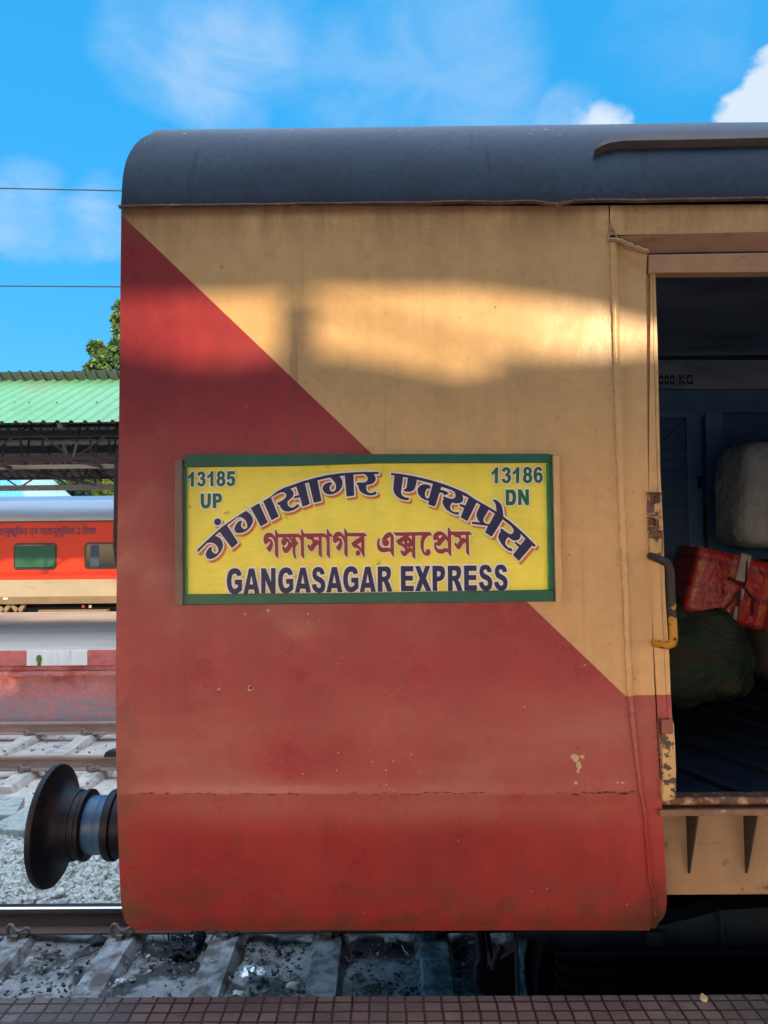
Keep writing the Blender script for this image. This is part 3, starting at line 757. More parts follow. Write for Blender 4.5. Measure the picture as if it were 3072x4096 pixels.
# weather ledge over the door and the header rail under it
b = MB()
b.prism([on_side(2470, 941, .004), on_side(2470, 945, .030), on_side(2590, 1012, .034), on_side(2590, 1014, -.02)], (0, 0, 0)) if False else None
top = [(2472, 943), (2700, 936), (3000, 929), (3400, 922), (4200, 905), (4620, 897)]; bot = [(2592, 1014), (2730, 1010), (3000, 1006), (3400, 1001), (4200, 990), (4620, 984)]
r0 = [on_side(x, y, -.02) for x, y in top]; r1 = [on_side(x, y, .012) for x, y in top]; r2 = [on_side(x, y, -.022) for x, y in bot]; r3 = [on_side(x, y + 2, -.06) for x, y in bot]
b.grid([r0, r1, r2, r3]); b.build('door_ledge', M['ledge'], coach)
b = MB(); b.slab([(2596, 1018), (3000, 1011), (4200, 992), (4620, 985), (4620, 1064), (4200, 1072), (3000, 1088), (2596, 1091)], D + .006, .05)
b.build('header_rail', M['cream_metal'], coach, bevel=.004)
# rough weld run on the mitre and up at the corner
b = MB()
def weld(x0, y0, x1, y1, n, r, out=.008):
    for i in range(n):
        u = i / (n - 1); p = on_side(x0 + (x1 - x0) * u + random.uniform(-4, 4), y0 + (y1 - y0) * u + random.uniform(-4, 4), out)
        b.lathe(p, (random.uniform(-.3, .3), -1, random.uniform(-.3, .3)), [(-r * .8, r * .3), (-r * .3, r), (r * .3, r * .8), (r * .8, r * .2)], 7)
weld(2474, 960, 2586, 1008, 40, .008, .010); weld(2438, 962, 2466, 958, 8, .008); weld(2443, 890, 2436, 955, 14, .0045); weld(2446, 905, 2470, 950, 12, .0045)
b.build('weld_bead', M['cream_metal'], coach, smooth=True)
# door runner channel and leaf edge seen beside the opening
def strip(name, tabl, tabr, Y, depth, m, ys_, bev=.002):
    b = MB(); f0 = [at(lerp_tab(tabl, y), y, Y) for y in ys_]; f1 = [at(lerp_tab(tabr, y), y, Y) for y in ys_]
    k = [Vector((0, depth, 0)) + p for p in f0]; k1 = [Vector((0, depth, 0)) + p for p in f1]
    b.grid([k, f0, f1, k1]); return b.build(name, m, coach, smooth=False)
ysd = list(range(1020, 3210, 60)) + [3210]
t0 = [(1020, 2581), (1900, 2590), (2500, 2606), (2780, 2618), (3000, 2630), (3210, 2645)]
t1 = [(1090, 2603), (1400, 2601), (1900, 2594), (2400, 2603), (2600, 2616), (2780, 2626), (3000, 2637), (3210, 2650)]
t2 = [(1090, 2609), (1400, 2614), (1900, 2628), (2400, 2646), (2600, 2655), (2780, 2664), (2880, 2670)]
t3 = [(1090, 2621), (1400, 2631), (1900, 2642), (2100, 2652), (2400, 2662), (2600, 2676), (2780, 2683), (2880, 2690)]
strip('door_channel', [(a, v - 2) for a, v in t0], [(a, v + 1) for a, v in t1], D + .030, .05, M['paint'], ysd)
ysl = list(range(1090, 2890, 60)) + [2885]
strip('sliding_door_edge', t1, t2, D + .016, .05, M['paint'], ysl)
strip('door_stile', [(a, v + 1.5) for a, v in t2], t3, D + .020, .09, M['paint'], ysl)
# latch ironwork on the pillar edge
b = MB()
b.rect(2592, 1968, 2654, 1975, D - .012, .06); b.rect(2594, 1980, 2618, 2060, D + .0, .03); b.rect(2596, 2066, 2648, 2074, D - .008, .04)
b.rect(2597, 2078, 2616, 2100, D - .004, .03); b.rect(2621, 2066, 2636, 2104, D - .006, .03); b.rect(2597, 2106, 2652, 2124, D - .006, .04)
b.rect(2599, 2128, 2645, 2150, D - .002, .03); b.rect(2641, 2124, 2652, 2222, D + .0, .06)
b.build('door_latch', M['rust'], coach, bevel=.002)
b = MB(); b.slab([(2617, 1980), (2642, 1978), (2644, 2002), (2636, 2020), (2644, 2040), (2642, 2062), (2618, 2062)], D - .003, .03); b.build('latch_plate', M['blister'], coach, bevel=.003)
b = MB(); b.slab([(2598, 2152), (2648, 2150), (2646, 2212), (2602, 2216)], D - .001, .03)
b.build('latch_plate', M['blister'], coach, bevel=.003)
# bent grab handle
b = MB()
hp = [(2602, 2224, .0), (2640, 2238, .055), (2668, 2252, .072), (2682, 2285, .075), (2686, 2400, .075), (2692, 2500, .075), (2695, 2550, .075), (2690, 2574, .072), (2670, 2582, .06), (2640, 2578, .03), (2618, 2572, .0)]
pts = []
for (x, y, o), (x2, y2, o2) in zip(hp, hp[1:]):
    for k in range(4): u = k / 4; pts.append(at(x + (x2 - x) * u, y + (y2 - y) * u, D - (o + (o2 - o) * u)))
pts.append(at(2618, 2572, D)); b.tube(pts, .0135, 12)
b.build('grab_handle', M['handle'], coach, smooth=True)
# spotted hinge cover at the foot of the opening
b = MB(); b.slab([(2646, 2882), (2690, 2880), (2697, 2890), (2703, 3000), (2706, 3080), (2706, 3160), (2700, 3198), (2652, 3206), (2650, 3000)], D - .012, .05)
b.build('hinge_cover', mat('spotted_cream', (.58, .38, .18), .5, .1, 20, (.07, .045, .035), 24, (.50, .54), .003, 60), coach, bevel=.005)
b = MB(); b.slab([(2647, 2879), (2691, 2877), (2695, 2936), (2648, 2936)], D - .0145, .010)
b.build('hinge_cap', mat('maroon_cap', (.26, .075, .065), .45, .15, 12), coach, bevel=.003)

# sill, step and gusseted skirt below the door
b = MB(); q0 = at(2646, 3206, D + .0); q1 = at(4200, 3204, D)
b.tube([(q0.x, D + .03, q0.z - .008), (5.6, D + .03, q0.z - .008)], .013, 10); b.box(q0.x, 5.6, D + .03, D + .11, q0.z - .022, q0.z - .004)
b.build('door_sill', M['rust'], coach, smooth=40)
zs = at(2700, 3242, D).z; zs2 = at(2700, 3266, D).z
b = MB(); n = 60; r = [[], [], [], []]
for i in range(n + 1):
    x = q0.x - .005 + 3 * i / n; w = noise.noise(Vector((x * 30, 1, 0))) * .0025
    r[0].append((x, D + .13, zs)); r[1].append((x, D + .004 + w, zs + w)); r[2].append((x, D + .004 - w, zs2 + w)); r[3].append((x, D + .13, zs2))
b.grid(r); b.build('step_plate', M['rust_rail'], coach)
SK = D + .105
z0 = at(2800, 3578, SK).z
b = MB(); b.box(at(2640, 3400, SK).x, 4.2, SK, SK + .02, z0, zs2 - .001); b.build('skirt_panel', M['skirt'], coach)
zt = zs2 - .002; zb = at(2755, 3492, SK).z
for k in range(6):
    gx = at(2745, 3300, SK).x + .197 * k
    b = MB(); b.prism([(gx, SK, zt), (gx, SK - .094, zt), (gx, SK - .004, zb), (gx, SK, zb)], (.007, 0, 0))
    b.build('gusset', M['gusset'], coach)

# interior
IX0, IX1, IY1, IZ0, IZ1 = X_END + .06, 6.3, 5.55, q0.z - .003, 2.95
b = MB()
b.add([(IX0, D + .03, IZ0 - .02), (IX1, D + .03, IZ0 - .02), (IX1, IY1, IZ0 - .02), (IX0, IY1, IZ0 - .02)], [(0, 1, 2, 3)])
for k in range(24): x = IX0 + .3 * k; b.bar((x + .9, D + .1, IZ0 - .016), (x, IY1, IZ0 - .016), .03, .03)
b.build('inside_floor', M['inner_floor'], coach)
zc = at(2760, 1556, IY1).z; zl0 = at(2760, 1425, IY1).z
b = MB(); b.box(IX0, IX1, IY1, IY1 + .02, IZ0, zc); b.box(IX0, IX0 + .02, D + .05, IY1, IZ0, IZ1 - .3); b.box(IX1, IX1 + .02, D + .05, IY1, IZ0, IZ1 - .3)
b.box(2.55, IX1, D + .04, D + .06, IZ0, 2.5); b.box(IX0, .86, D + .04, D + .06, IZ0, 2.6)
b.build('inside_wall', M['inner'], coach)
b = MB(); rows = []
for a in range(9):
    t = a / 8 * pi / 2; rows.append([(x, IY1 - .57 + .55 * cos(t), zl0 + (2.90 - zl0) * sin(t)) for x in (IX0, IX1)])
rows += [[(x, y, z) for x in (IX0, IX1)] for y, z in ((3.2, 2.90), (2.80, 2.72), (2.62, 2.45))]
b.grid(rows); b.build('inside_ceiling', M['inner_top'], coach, smooth=True)
b = MB(); b.box(2.55, 6.45, D + .001, D + .035, .22, SEAMZ - .02); b.build('side_wall_beyond_door', M['paint'], coach)
b = MB()
b.rect(2600, 1560, 3200, 1650, IY1 - .05, .04)
b.build('inside_rail', M['inner'], coach)
b = MB(); b.slab([(2745, 1668), (2800, 1665), (2812, 2080), (2815, 2480), (2765, 2480)], IY1 - .04, .03); b.slab([(2822, 1650), (2890, 1648), (2905, 2090), (2920, 2500), (2842, 2500)], IY1 - .07, .06)
b.slab([(2600, 1650), (2815, 1648), (2815, 1668), (2600, 1672)], IY1 - .04, .03)
b.build('door_posts', mat('blue_post', (.11, .235, .45), .5, .15, 5), coach, bevel=.004)
b = MB()
for k in range(19):
    y = 1690 + 38 * k; b.slab([(2600, y), (2748 + k * .6, y - 2), (2748 + k * .6, y + 27), (2600, y + 29)], IY1 - .030, .012)
b.slab([(2640, 1775), (2738, 1680), (2745, 1690), (2642, 1792)], IY1 - .045, .012)
b.build('shutter', mat('blue_shutter', (.06, .14, .28), .5, .2, 5), coach, bevel=.003)
b = MB(); b.slab([(2790, 1905), (2820, 1905), (2820, 1912), (2790, 1912)], IY1 - .09, .02); b.slab([(2797, 1912), (2806, 1912), (2806, 1955), (2797, 1955)], IY1 - .09, .02)
b.slab([(2858, 1965), (2905, 1965), (2905, 1972), (2870, 1974), (2870, 1992), (2905, 1994), (2905, 2000), (2858, 2000)], IY1 - .10, .02); b.rect(2820, 2020, 2824, 2160, IY1 - .10, .02)
b.build('bolt', M['dark_iron'], coach)

# ------------------------------------------------------------------ lettering tools
def spline_mesh(loops, offset=0., scale=.001):
    cu = bpy.data.curves.new('tmp', 'CURVE'); cu.dimensions = '2D'; cu.fill_mode = 'BOTH'; cu.offset = offset * scale; cu.resolution_u = 1
    for lp in loops:
        sp = cu.splines.new('POLY'); sp.points.add(len(lp) - 1); sp.use_cyclic_u = True
        for p, (x, y) in zip(sp.points, lp): p.co = (x * scale, -y * scale, 0, 1)
    ob = bpy.data.objects.new('tmp', cu); me = bpy.data.meshes.new_from_object(ob)
    vs = [(v.co.x / scale, -v.co.y / scale) for v in me.vertices]; fs = [tuple(p.vertices) for p in me.polygons]
    bpy.data.objects.remove(ob); bpy.data.curves.remove(cu); bpy.data.meshes.remove(me)
    return vs, fs
def text_mesh(s, bold=0., spacing=1.):
    cu = bpy.data.curves.new('tmp', 'FONT'); cu.body = s; cu.size = 1; cu.offset = bold; cu.space_character = spacing; cu.fill_mode = 'BOTH'; cu.resolution_u = 5
    ob = bpy.data.objects.new('tmp', cu); me = bpy.data.meshes.new_from_object(ob)
    vs = [(v.co.x, v.co.y) for v in me.vertices]; fs = [tuple(p.vertices) for p in me.polygons]
    bpy.data.objects.remove(ob); bpy.data.curves.remove(cu); bpy.data.meshes.remove(me)
    return vs, fs
def px_flat(vs, fs, Y, b):
    b.add([at(x, y, Y) for x, y in vs], fs)
def fit(vs, ref, box):
    """box: four px corners TL, TR, BR, BL that the reference bounds fill"""
    x0 = min(v[0] for v in ref); x1 = max(v[0] for v in ref); y0 = min(v[1] for v in ref); y1 = max(v[1] for v in ref)
    TL, TR, BR, BL = [Vector(p) for p in box]; out = []
    for x, y in vs:
        u = (x - x0) / (x1 - x0); v = (y1 - y) / (y1 - y0)
        p = (TL * (1 - u) + TR * u) * (1 - v) + (BL * (1 - u) + BR * u) * v; out.append((p.x, p.y))
    return out
# capacity stencil inside
tv, tf = text_mesh('000 KG', .03, 1.1); b = MB()
px_flat(fit(tv, tv, [(2634, 1500), (2772, 1498), (2772, 1538), (2634, 1540)]), tf, IY1 - .022, b)
b.build('capacity_stencil', M['stencil'], coach, recalc=False)
b = MB(); b.rect(2628, 1517, 2776, 1522, IY1 - .026, .002); b.build('stencil_bridge', M['inner_top'], coach)
b = MB(); b.rect(2560, 1440, 3300, 1556, IY1 - .018, .014); b.build('inside_lining', M['inner_top'], coach)

# board holder rails on the body
b = MB(); b.slab([(699, 1840), (727, 1836), (730, 2422), (700, 2424)], D - .045, .046); b.build('board_holder', M['holder'], coach, bevel=.003)
b = MB(); b.slab([(2213, 1824), (2238, 1824), (2248, 2410), (2225, 2412)], D - .045, .046); b.build('board_holder', M['paint'], coach, bevel=.003)

# buffer
BY, BZ = 3.17, .282
XD = at(210, 3309, BY).x + .012
buf = thing('buffer', (X_END, BY, BZ), None, None); buf.parent = coach; buf.location = Vector((X_END, BY, BZ)) - Vector(coach.location)
R_ = .242
b = MB(); b.lathe((XD, BY, BZ), (1, 0, 0), [(-.046, .0), (-.044, .11), (-.034, .20), (-.016, R_ - .004), (-.004, R_), (.007, R_ - .003), (.012, .228), (.018, .195), (.030, .166), (.052, .148), (.10, .138), (.10, .0)], 72)
for a in ():
    ca, sa = cos(RAD(a)), sin(RAD(a)); b.bar((XD + .014, BY + ca * .225, BZ + sa * .225), (XD + .055, BY + ca * .15, BZ + sa * .15), .006)
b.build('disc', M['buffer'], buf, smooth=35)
b = MB(); b.lathe((XD, BY, BZ), (1, 0, 0), [(.085, .137), (.112, .131), (.122, .132), (.130, .141), (.143, .140), (.148, .117)], 56); b.build('collar', M['buffer'], buf, smooth=35)
b = MB(); b.lathe((XD, BY, BZ), (1, 0, 0), [(.140, .1150), (.1955, .1150), (.1965, .1142), (.1985, .1155), (.30, .1155), (.30, .10)], 56); b.build('plunger', M['buffer_tube'], buf, smooth=35)
b = MB(); b.lathe((XD, BY, BZ), (1, 0, 0), [(.228, .118), (.231, .136), (.242, .141), (.262, .140), (.268, .130), (.31, .128), (.315, .145), (X_END - XD + .1, .145)], 56)
for a in (): b.bar((XD + .25, BY + cos(RAD(a)) * .128, BZ + sin(RAD(a)) * .128), (XD + .40, BY + cos(RAD(a)) * .134, BZ + sin(RAD(a)) * .134), .014)
b.build('housing', M['buffer'], buf, smooth=35)
c2 = copy_tree(buf, coach); c2.location.y += 2 * (4.15 - BY)
# dark plate and lamp bracket sticking out behind the corner
b = MB(); b.slab([(476, 1795), (466, 1796), (455, 1838), (452, 2080), (449, 2190), (458, 2250), (474, 2272), (520, 2280), (520, 1790)], 2.95, .35)
b.build('gangway_side_plate', M['dark_iron'], coach, bevel=.006)
b = MB(); b.box(X_END - .13, X_END + .02, 3.55, 4.75, .35, 2.55); b.build('gangway', M['under'], coach, bevel=.02)

# underframe, bogie, hose
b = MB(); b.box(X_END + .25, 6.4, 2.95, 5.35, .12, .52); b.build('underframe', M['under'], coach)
bog = thing('bogie', (2.6, 4.15, RAIL_Z), None, None); bog.parent = coach; bog.location = Vector((2.6, 4.15, RAIL_Z)) - Vector(coach.location)
for sy in (0, 1):
    f = lambda y: y if sy == 0 else 8.30 - y
    b = MB()
    def pr(pxp, Y, dep):
        pts = [at(x, y, Y) for x, y in pxp]
        if sy: pts = [Vector((p.x, 8.30 - p.y, p.z)) for p in pts]
        b.prism(pts, (0, dep if sy == 0 else -dep, 0))
    pr([(2010, 3690), (2200, 3690), (2660, 3700), (2900, 3640), (3600, 3600), (3600, 3800), (3000, 3806), (2500, 3812), (2260, 3800), (2120, 3760)], 2.92, .10)
    pr([(2200, 3808), (3600, 3800), (3600, 3826), (2230, 3828)], 2.88, .2)
    pr([(2586, 3730), (2650, 3730), (2655, 3790), (2584, 3790)], 2.89, .04); pr([(2878, 3640), (2892, 3640), (2900, 3806), (2886, 3806)], 2.90, .03)
    pr([(2215, 3715), (2222, 3715), (2225, 3800), (2218, 3800)], 2.90, .03)
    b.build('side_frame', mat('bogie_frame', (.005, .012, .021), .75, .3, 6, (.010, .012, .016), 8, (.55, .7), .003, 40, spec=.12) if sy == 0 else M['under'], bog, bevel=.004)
b = MB(); b.box(1.35, 6.2, 3.55, 4.75, RAIL_Z + .02, .1); b.build('dark_gap_fill', M['under'], bog)  # dark box added to black out the bright gap under the coach
for wx in (1.05, 3.95):
    for wy in (3.27, 5.03):
        s = 1 if wy < 4 else -1
        b = MB(); b.lathe((wx, wy, RAIL_Z + .4575), (0, s, 0), [(-.07, .10), (-.06, .16), (-.02, .40), (-.05, .41), (-.05, .455), (.065, .4575), (.07, .485), (.09, .485), (.09, .40), (.03, .38), (.06, .12)], 48)
        b.build('wheel', M['under'], bog, smooth=30)
    b = MB(); b.tube([(wx, 3.1, RAIL_Z + .4575), (wx, 5.2, RAIL_Z + .4575)], .085, 16); b.build('axle', M['under'], bog, smooth=40)
    for wy in (3.0, 5.3):
        b = MB(); b.box(wx - .15, wx + .15, wy - .12, wy + .12, RAIL_Z + .33, RAIL_Z + .62); b.build('axle_box', M['under'], bog, bevel=.02)
        b = MB(); pts = [(wx - .3 + .11 * cos(t * .5), wy + .11 * sin(t * .5), RAIL_Z + .36 + t * .0045) for t in range(90)]; b.tube(pts, .017, 7); b.build('spring', M['under'], bog, smooth=True)
# brake rigging drawn at the left of the bogie
b = MB(); b.tube([at(1918, 3715, 3.3), at(1925, 3800, 3.3), at(1930, 3850, 3.28), at(1916, 3880, 3.25), at(1915, 3920, 3.25), at(1925, 3960, 3.25)], .022, 10); b.tube([at(1975, 3880, 3.1), at(1990, 3820, 3.1), at(2010, 3790, 3.1)], .015, 8)
b.build('brake_pipe', M['dark_iron'], bog, smooth=40); b = MB()
b.slab([(1938, 3715), (1958, 3715), (1975, 3850), (1968, 3860)], 3.35, .03); b.build('brake_rigging', M['dark_iron'], bog); b = MB(); b.slab([(2068, 3780), (2074, 3780), (2080, 4010), (2074, 4010)], 3.05, .08); b.build('brake_rod', M['dark_iron'], bog); b = MB(); b.slab([(1930, 3880), (2070, 3800), (2070, 4060), (1930, 4060)], 3.6, .1)
b.build('brake_rigging', M['dark_iron'], bog, smooth=40)
b = MB(); b.tube([at(806, 3690, 4.0), at(803, 3730, 4.0), at(800, 3760, 4.0), at(790, 3785, 3.98), at(778, 3800, 3.96), at(776, 3815, 3.95)], [.020, .026, .028, .030, .026, .016], 12)
b.lathe(at(800, 3742, 3.97), (0.2, -1, .3), [(-.02, .02), (.0, .034), (.03, .034), (.035, .02)], 16)
b.build('brake_hose', M['dark_iron'], coach, smooth=40)

# ================================================================== DESTINATION BOARD
YB = D - .016
brd = thing('destination_board', at(1470, 2412, D - .01), 'yellow train destination board in a green frame on the coach side', 'sign board')
b = MB(); b.slab([(738, 1862), (2192, 1846), (2200, 2366), (740, 2384)], YB, .010); b.build('panel', M['yellow'], brd)
b = MB(); yf = YB - .016
b.slab([(736, 1824), (748, 1818), (2196, 1814), (2212, 1818), (2216, 1828), (2212, 1850), (1500, 1852), (1200, 1862), (745, 1868), (732, 1866)], yf, .030)
b.slab([(731, 2378), (1400, 2372), (2200, 2359), (2218, 2362), (2222, 2406), (1500, 2414), (740, 2420), (731, 2418)], yf, .030)
b.slab([(729, 1868), (742, 1868), (743, 2378), (730, 2378)], yf + .002, .028)
b.slab([(2196, 1852), (2212, 1850), (2221, 2360), (2203, 2359)], yf + .002, .028)
b.build('frame', M['green'], brd, bevel=.003)
b = MB(); b.slab([(742.5, 1872), (746, 1872), (747, 2376), (743.5, 2376)], yf + .004, .012); b.build('frame_edging', M['green_bright'], brd)
b = MB(); b.slab([(2187, 1856), (2195, 1853), (2202, 2358), (2194, 2358)], yf + .004, .012)
b.build('frame_edging', M['green_bright'], brd)

def tile(ox, oy, s):
    return lambda pts: [(ox + x / s, oy + y / s) for x, y in pts]
A = tile(780, 1980, 3.9976); Bt = tile(1110, 1870, 3.9976); C = tile(1540, 1870, 3.9976); Dt = tile(1840, 1960, 3.9976)
E_ = tile(1040, 2100, 7.541); F_ = tile(1250, 2100, 7.541); G = tile(1495, 2100, 7.541); H = tile(1670, 2100, 7.541)
def ell(cx, cy, rx, ry, n=20): return [(cx + rx * cos(2 * pi * k / n), cy + ry * sin(2 * pi * k / n)) for k in range(n)]
hindi1 = (A([(33,880),(180,735),(330,600),(430,510),(560,420),(760,285),(960,165),(1190,40)])
 + Bt([(0,378),(100,325),(220,285),(400,220),(600,165),(800,120),(1000,92),(1200,77),(1400,70),(1620,70),(1620,105),(1535,108),(1560,135),(1572,170),(1568,205),(1545,240),(1510,262),(1460,275),(1428,278),(1420,300),(1420,340),(1430,375),(1455,400),(1490,408),(1530,402),(1560,385),(1572,380),(1588,420),(1560,435),(1520,445),(1460,445),(1400,430),(1350,405),(1315,370),(1295,320),(1292,285),(1268,278),(1268,240),(1380,240),(1420,225),(1440,200),(1443,170),(1430,140),(1400,112),(1375,105),(1215,115),(1228,450),(1105,465),(1075,130),(990,140),(1020,175),(1038,215),(1042,260),(1030,310),(1000,360),(950,400),(890,425),(840,432),(790,425),(745,395),(722,350),(722,320),(740,280),(780,250),(820,237),(865,235),(870,270),(845,285),(835,310),(835,345),(850,375),(880,387),(910,378),(930,350),(935,310),(930,270),(910,230),(880,195),(845,165),(830,163),(640,205),(705,535),(582,565),(500,240),(440,255),(518,585),(400,625),(360,475),(268,498),(262,465),(345,438),(300,305),(205,340),(240,370),(258,400),(258,430),(245,465),(210,500),(160,540),(160,580),(175,615),(210,640),(245,640),(280,620),(310,595),(320,582),(355,615),(310,650),(250,685),(180,703),(120,700),(80,680),(50,640),(40,610),(31,595),(6,600),(-9,570),(60,535),(100,510),(130,480),(142,450),(135,425),(110,400),(80,395),(50,400),(0,420)])
 + A([(1215,40),(1340,345),(1225,405),(1090,100),(1025,130),(1165,440),(1050,500),(895,210),(815,260),(850,275),(890,310),(920,360),(930,410),(915,460),(880,520),(830,570),(770,600),(710,612),(660,605),(635,575),(628,540),(640,500),(670,450),(700,420),(740,405),(752,440),(735,460),(735,490),(750,520),(780,545),(805,545),(830,525),(838,490),(830,455),(810,410),(780,380),(740,355),(690,353),(515,485),(690,765),(590,850),(395,590),(320,655),(370,670),(410,700),(440,750),(450,800),(440,850),(410,910),(360,970),(300,1010),(240,1028),(200,1015),(175,980),(170,940),(190,890),(220,850),(260,820),(278,850),(265,865),(268,890),(290,920),(320,940),(345,938),(370,910),(376,880),(365,840),(345,805),(310,778),(270,762),(230,762),(190,770),(55,910)]))
hdot = A(ell(362, 430, 56, 55))
hindi2 = (C([(95,85),(250,102),(450,135),(650,180),(850,235),(1000,285),(1150,345),(1300,410)]) + Dt([(250,153),(300,180),(450,265),(585,345),(578,290),(570,230),(555,195),(525,170),(540,148),(580,160),(625,190),(655,225),(675,270),(685,320),(690,370),(695,425),(800,500),(900,585),(1000,675),(1100,770),(1213,885),(1190,915),(1155,888),(942,1135),(845,1040),(940,915),(870,845),(888,824),(968,880),(1045,780),(965,700),(970,745),(950,785),(905,808),(860,810),(820,790),(780,760),(765,755),(740,790),(725,830),(730,870),(760,910),(800,930),(835,935),(828,983),(780,970),(720,930),(660,860),(620,790),(610,740),(625,700),(655,655),(640,640),(655,613),(690,630),(740,670),(790,700),(820,705),(845,690),(858,660),(850,620),(820,580),(760,530),(683,470),(508,750),(400,678),(445,575),(190,543),(190,505),(318,518),(290,480),(265,430),(262,390),(275,340),(300,290),(325,240),(265,200),(120,500),(10,440),(65,290)])
 + C([(1185,610),(1200,582),(1285,605),(1335,485),(1235,440),(1250,480),(1250,520),(1230,555),(1190,570),(1130,575),(1075,560),(1050,600),(1040,640),(1055,680),(1090,705),(1130,715),(1180,708),(1178,755),(1120,750),(1050,720),(980,670),(935,610),(920,560),(925,520),(945,500),(925,485),(935,458),(1000,485),(1060,500),(1100,495),(1125,470),(1128,430),(1110,390),(1070,365),(1000,340),(900,308),(885,355),(940,365),(990,390),(1025,418),(945,445),(930,415),(900,400),(870,408),(800,625),(688,590),(703,535),(640,520),(580,485),(535,430),(518,375),(525,330),(560,290),(610,268),(660,268),(710,285),(728,305),(718,350),(690,332),(660,350),(640,400),(640,450),(660,490),(690,495),(708,470),(765,260),(510,195),(500,260),(480,330),(450,370),(400,388),(340,388),(300,375),(302,348),(330,340),(345,320),(350,280),(365,165),(290,150),(270,300),(255,390),(265,430),(290,460),(330,480),(385,485),(380,523),(310,520),(240,500),(180,455),(145,400),(133,340),(140,250),(152,130),(95,120)]))
hhole = Dt([(460,315),(558,378),(470,545),(420,540),(385,515),(372,480),(385,440)])
beng1 = (E_([(455,120),(512,185),(530,240),(560,268),(1150,262),(1200,285),(1240,325),(1238,110),(1295,170),(1310,230),(1335,255)])
 + F_([(330,245),(380,265),(428,305),(430,100),(490,165),(500,220),(540,245),(610,325),(625,330),(650,280),(700,220),(760,198),(820,200),(880,235),(930,290),(960,340),(960,90),(1020,155),(1040,215),(1070,238),(1570,232),(1650,338),(1565,340),(1570,980),(1515,925),(1480,850),(1430,770),(1370,715),(1310,692),(1255,690),(1165,555),(1280,460),(1370,400),(1465,348),(1055,345),(1062,1000),(962,885),(962,560),(950,500),(920,430),(880,370),(830,338),(790,345),(755,380),(800,380),(850,400),(890,450),(905,510),(900,590),(880,660),(850,730),(805,795),(700,675),(760,610),(800,540),(818,480),(800,475),(740,510),(700,545),(680,550),(640,530),(615,470),(612,400),(618,355),(515,350),(530,1025),(425,905),(428,520),(420,450),(400,400),(360,365),(275,360),(285,1005),(185,900),(185,640),(170,600),(145,595),(100,650),(50,730),(0,785)])
 + E_([(1550,800),(1510,780),(1460,710),(1418,630),(1475,565),(1500,640),(1560,570),(1583,530),(1583,500),(1560,460),(1520,435),(1440,425),(1410,395),(1400,365),(1320,365),(1335,1035),(1232,925),(1230,520),(1215,440),(1180,385),(1160,370),(1075,370),(1075,440),(1165,548),(1110,610),(1075,670),(1065,740),(1070,840),(1085,950),(1100,1050),(1020,975),(990,850),(980,740),(980,655),(930,720),(880,790),(840,835),(790,852),(740,840),(700,790),(675,730),(665,680),(710,632),(660,590),(640,530),(645,460),(680,410),(700,395),(660,375),(545,372),(552,1030),(452,915),(450,600),(440,520),(410,440),(360,380),(320,362),(270,375),(240,410),(300,415),(350,445),(385,510),(395,590),(380,660),(350,740),(300,828),(180,705),(250,630),(300,560),(312,505),(280,505),(220,555),(180,582),(140,565),(110,500),(102,420),(115,340),(160,270),(220,235),(290,228),(350,245),(400,290),(450,360)]))
bh1 = [E_([(780,380),(850,372),(880,420),(955,495),(918,535),(895,460),(840,405)]), E_([(830,510),(850,530),(840,590),(800,660),(750,697),(728,670),(725,630),(760,600),(800,560),(805,520)]), E_([(935,375),(1000,375),(990,395),(945,392)]),
       F_([(40,370),(185,365),(185,485),(150,445),(110,438),(60,455)]), F_([(1350,588),(1470,520),(1468,705),(1420,640)])]
bdot = F_(ell(1372, 845, 72, 88, 16))
be = G([(460,212),(500,215),(550,250),(590,310),(605,380),(610,975),(545,905),(520,840),(490,805),(450,803),(380,815),(290,828),(220,815),(160,770),(115,700),(98,620),(98,540),(115,460),(150,392),(195,435),(170,490),(168,560),(190,620),(230,665),(280,685),(440,680),(505,705),(505,345),(440,390),(388,450),(430,460),(460,510),(462,570),(430,620),(380,645),(330,640),(280,600),(255,540),(250,460),(270,390),(310,320),(370,260),(420,225)])
bks = (G([(580,222),(1310,213)]) + H([(0,210),(380,208),(455,315),(360,318),(310,340),(250,400),(210,470),(190,560),(185,660),(190,740),(210,800),(240,845),(245,790),(280,740),(310,720),(350,725),(385,770),(395,820),(380,890),(330,930),(270,935),(200,900),(140,820),(100,710),(85,590),(90,480),(110,390),(140,320)])
 + G([(1250,322),(1255,1050),(1155,940),(1155,860),(1140,815),(1110,805),(1060,840),(980,920),(930,950),(880,930),(830,870),(800,795),(850,730),(870,790),(895,802),(955,745),(910,690),(850,640),(800,615),(755,605),(660,480),(770,410),(900,330),(670,325)]))
bh2 = [G([(845,522),(920,485),(920,585),(880,555)]), G([(1015,470),(1085,515),(1045,530),(1018,550)]), G([(1018,640),(1055,672),(1020,690)]), G([(1100,675),(1152,630),(1155,720)]), G([(1035,328),(1150,328),(1150,465),(1110,400)])]
bps = H([(912,50),(975,110),(990,165),(1020,195),(1575,192),(1659,295),(1545,300),(1570,950),(1465,830),(1462,590),(1440,535),(1415,530),(1370,580),(1320,670),(1280,730),(1240,742),(1190,710),(1140,640),(1105,568),(1158,510),(1175,575),(1195,580),(1270,470),(1265,420),(1230,380),(1130,360),(1100,335),(1090,305),(1015,305),(1025,970),(955,905),(930,840),(890,812),(850,820),(780,855),(720,868),(640,855),(570,810),(520,730),(500,640),(505,560),(535,510),(575,540),(600,490),(600,445),(560,460),(520,465),(480,430),(465,380),(480,300),(530,235),(600,195),(680,185),(760,210),(840,270),(915,370)])
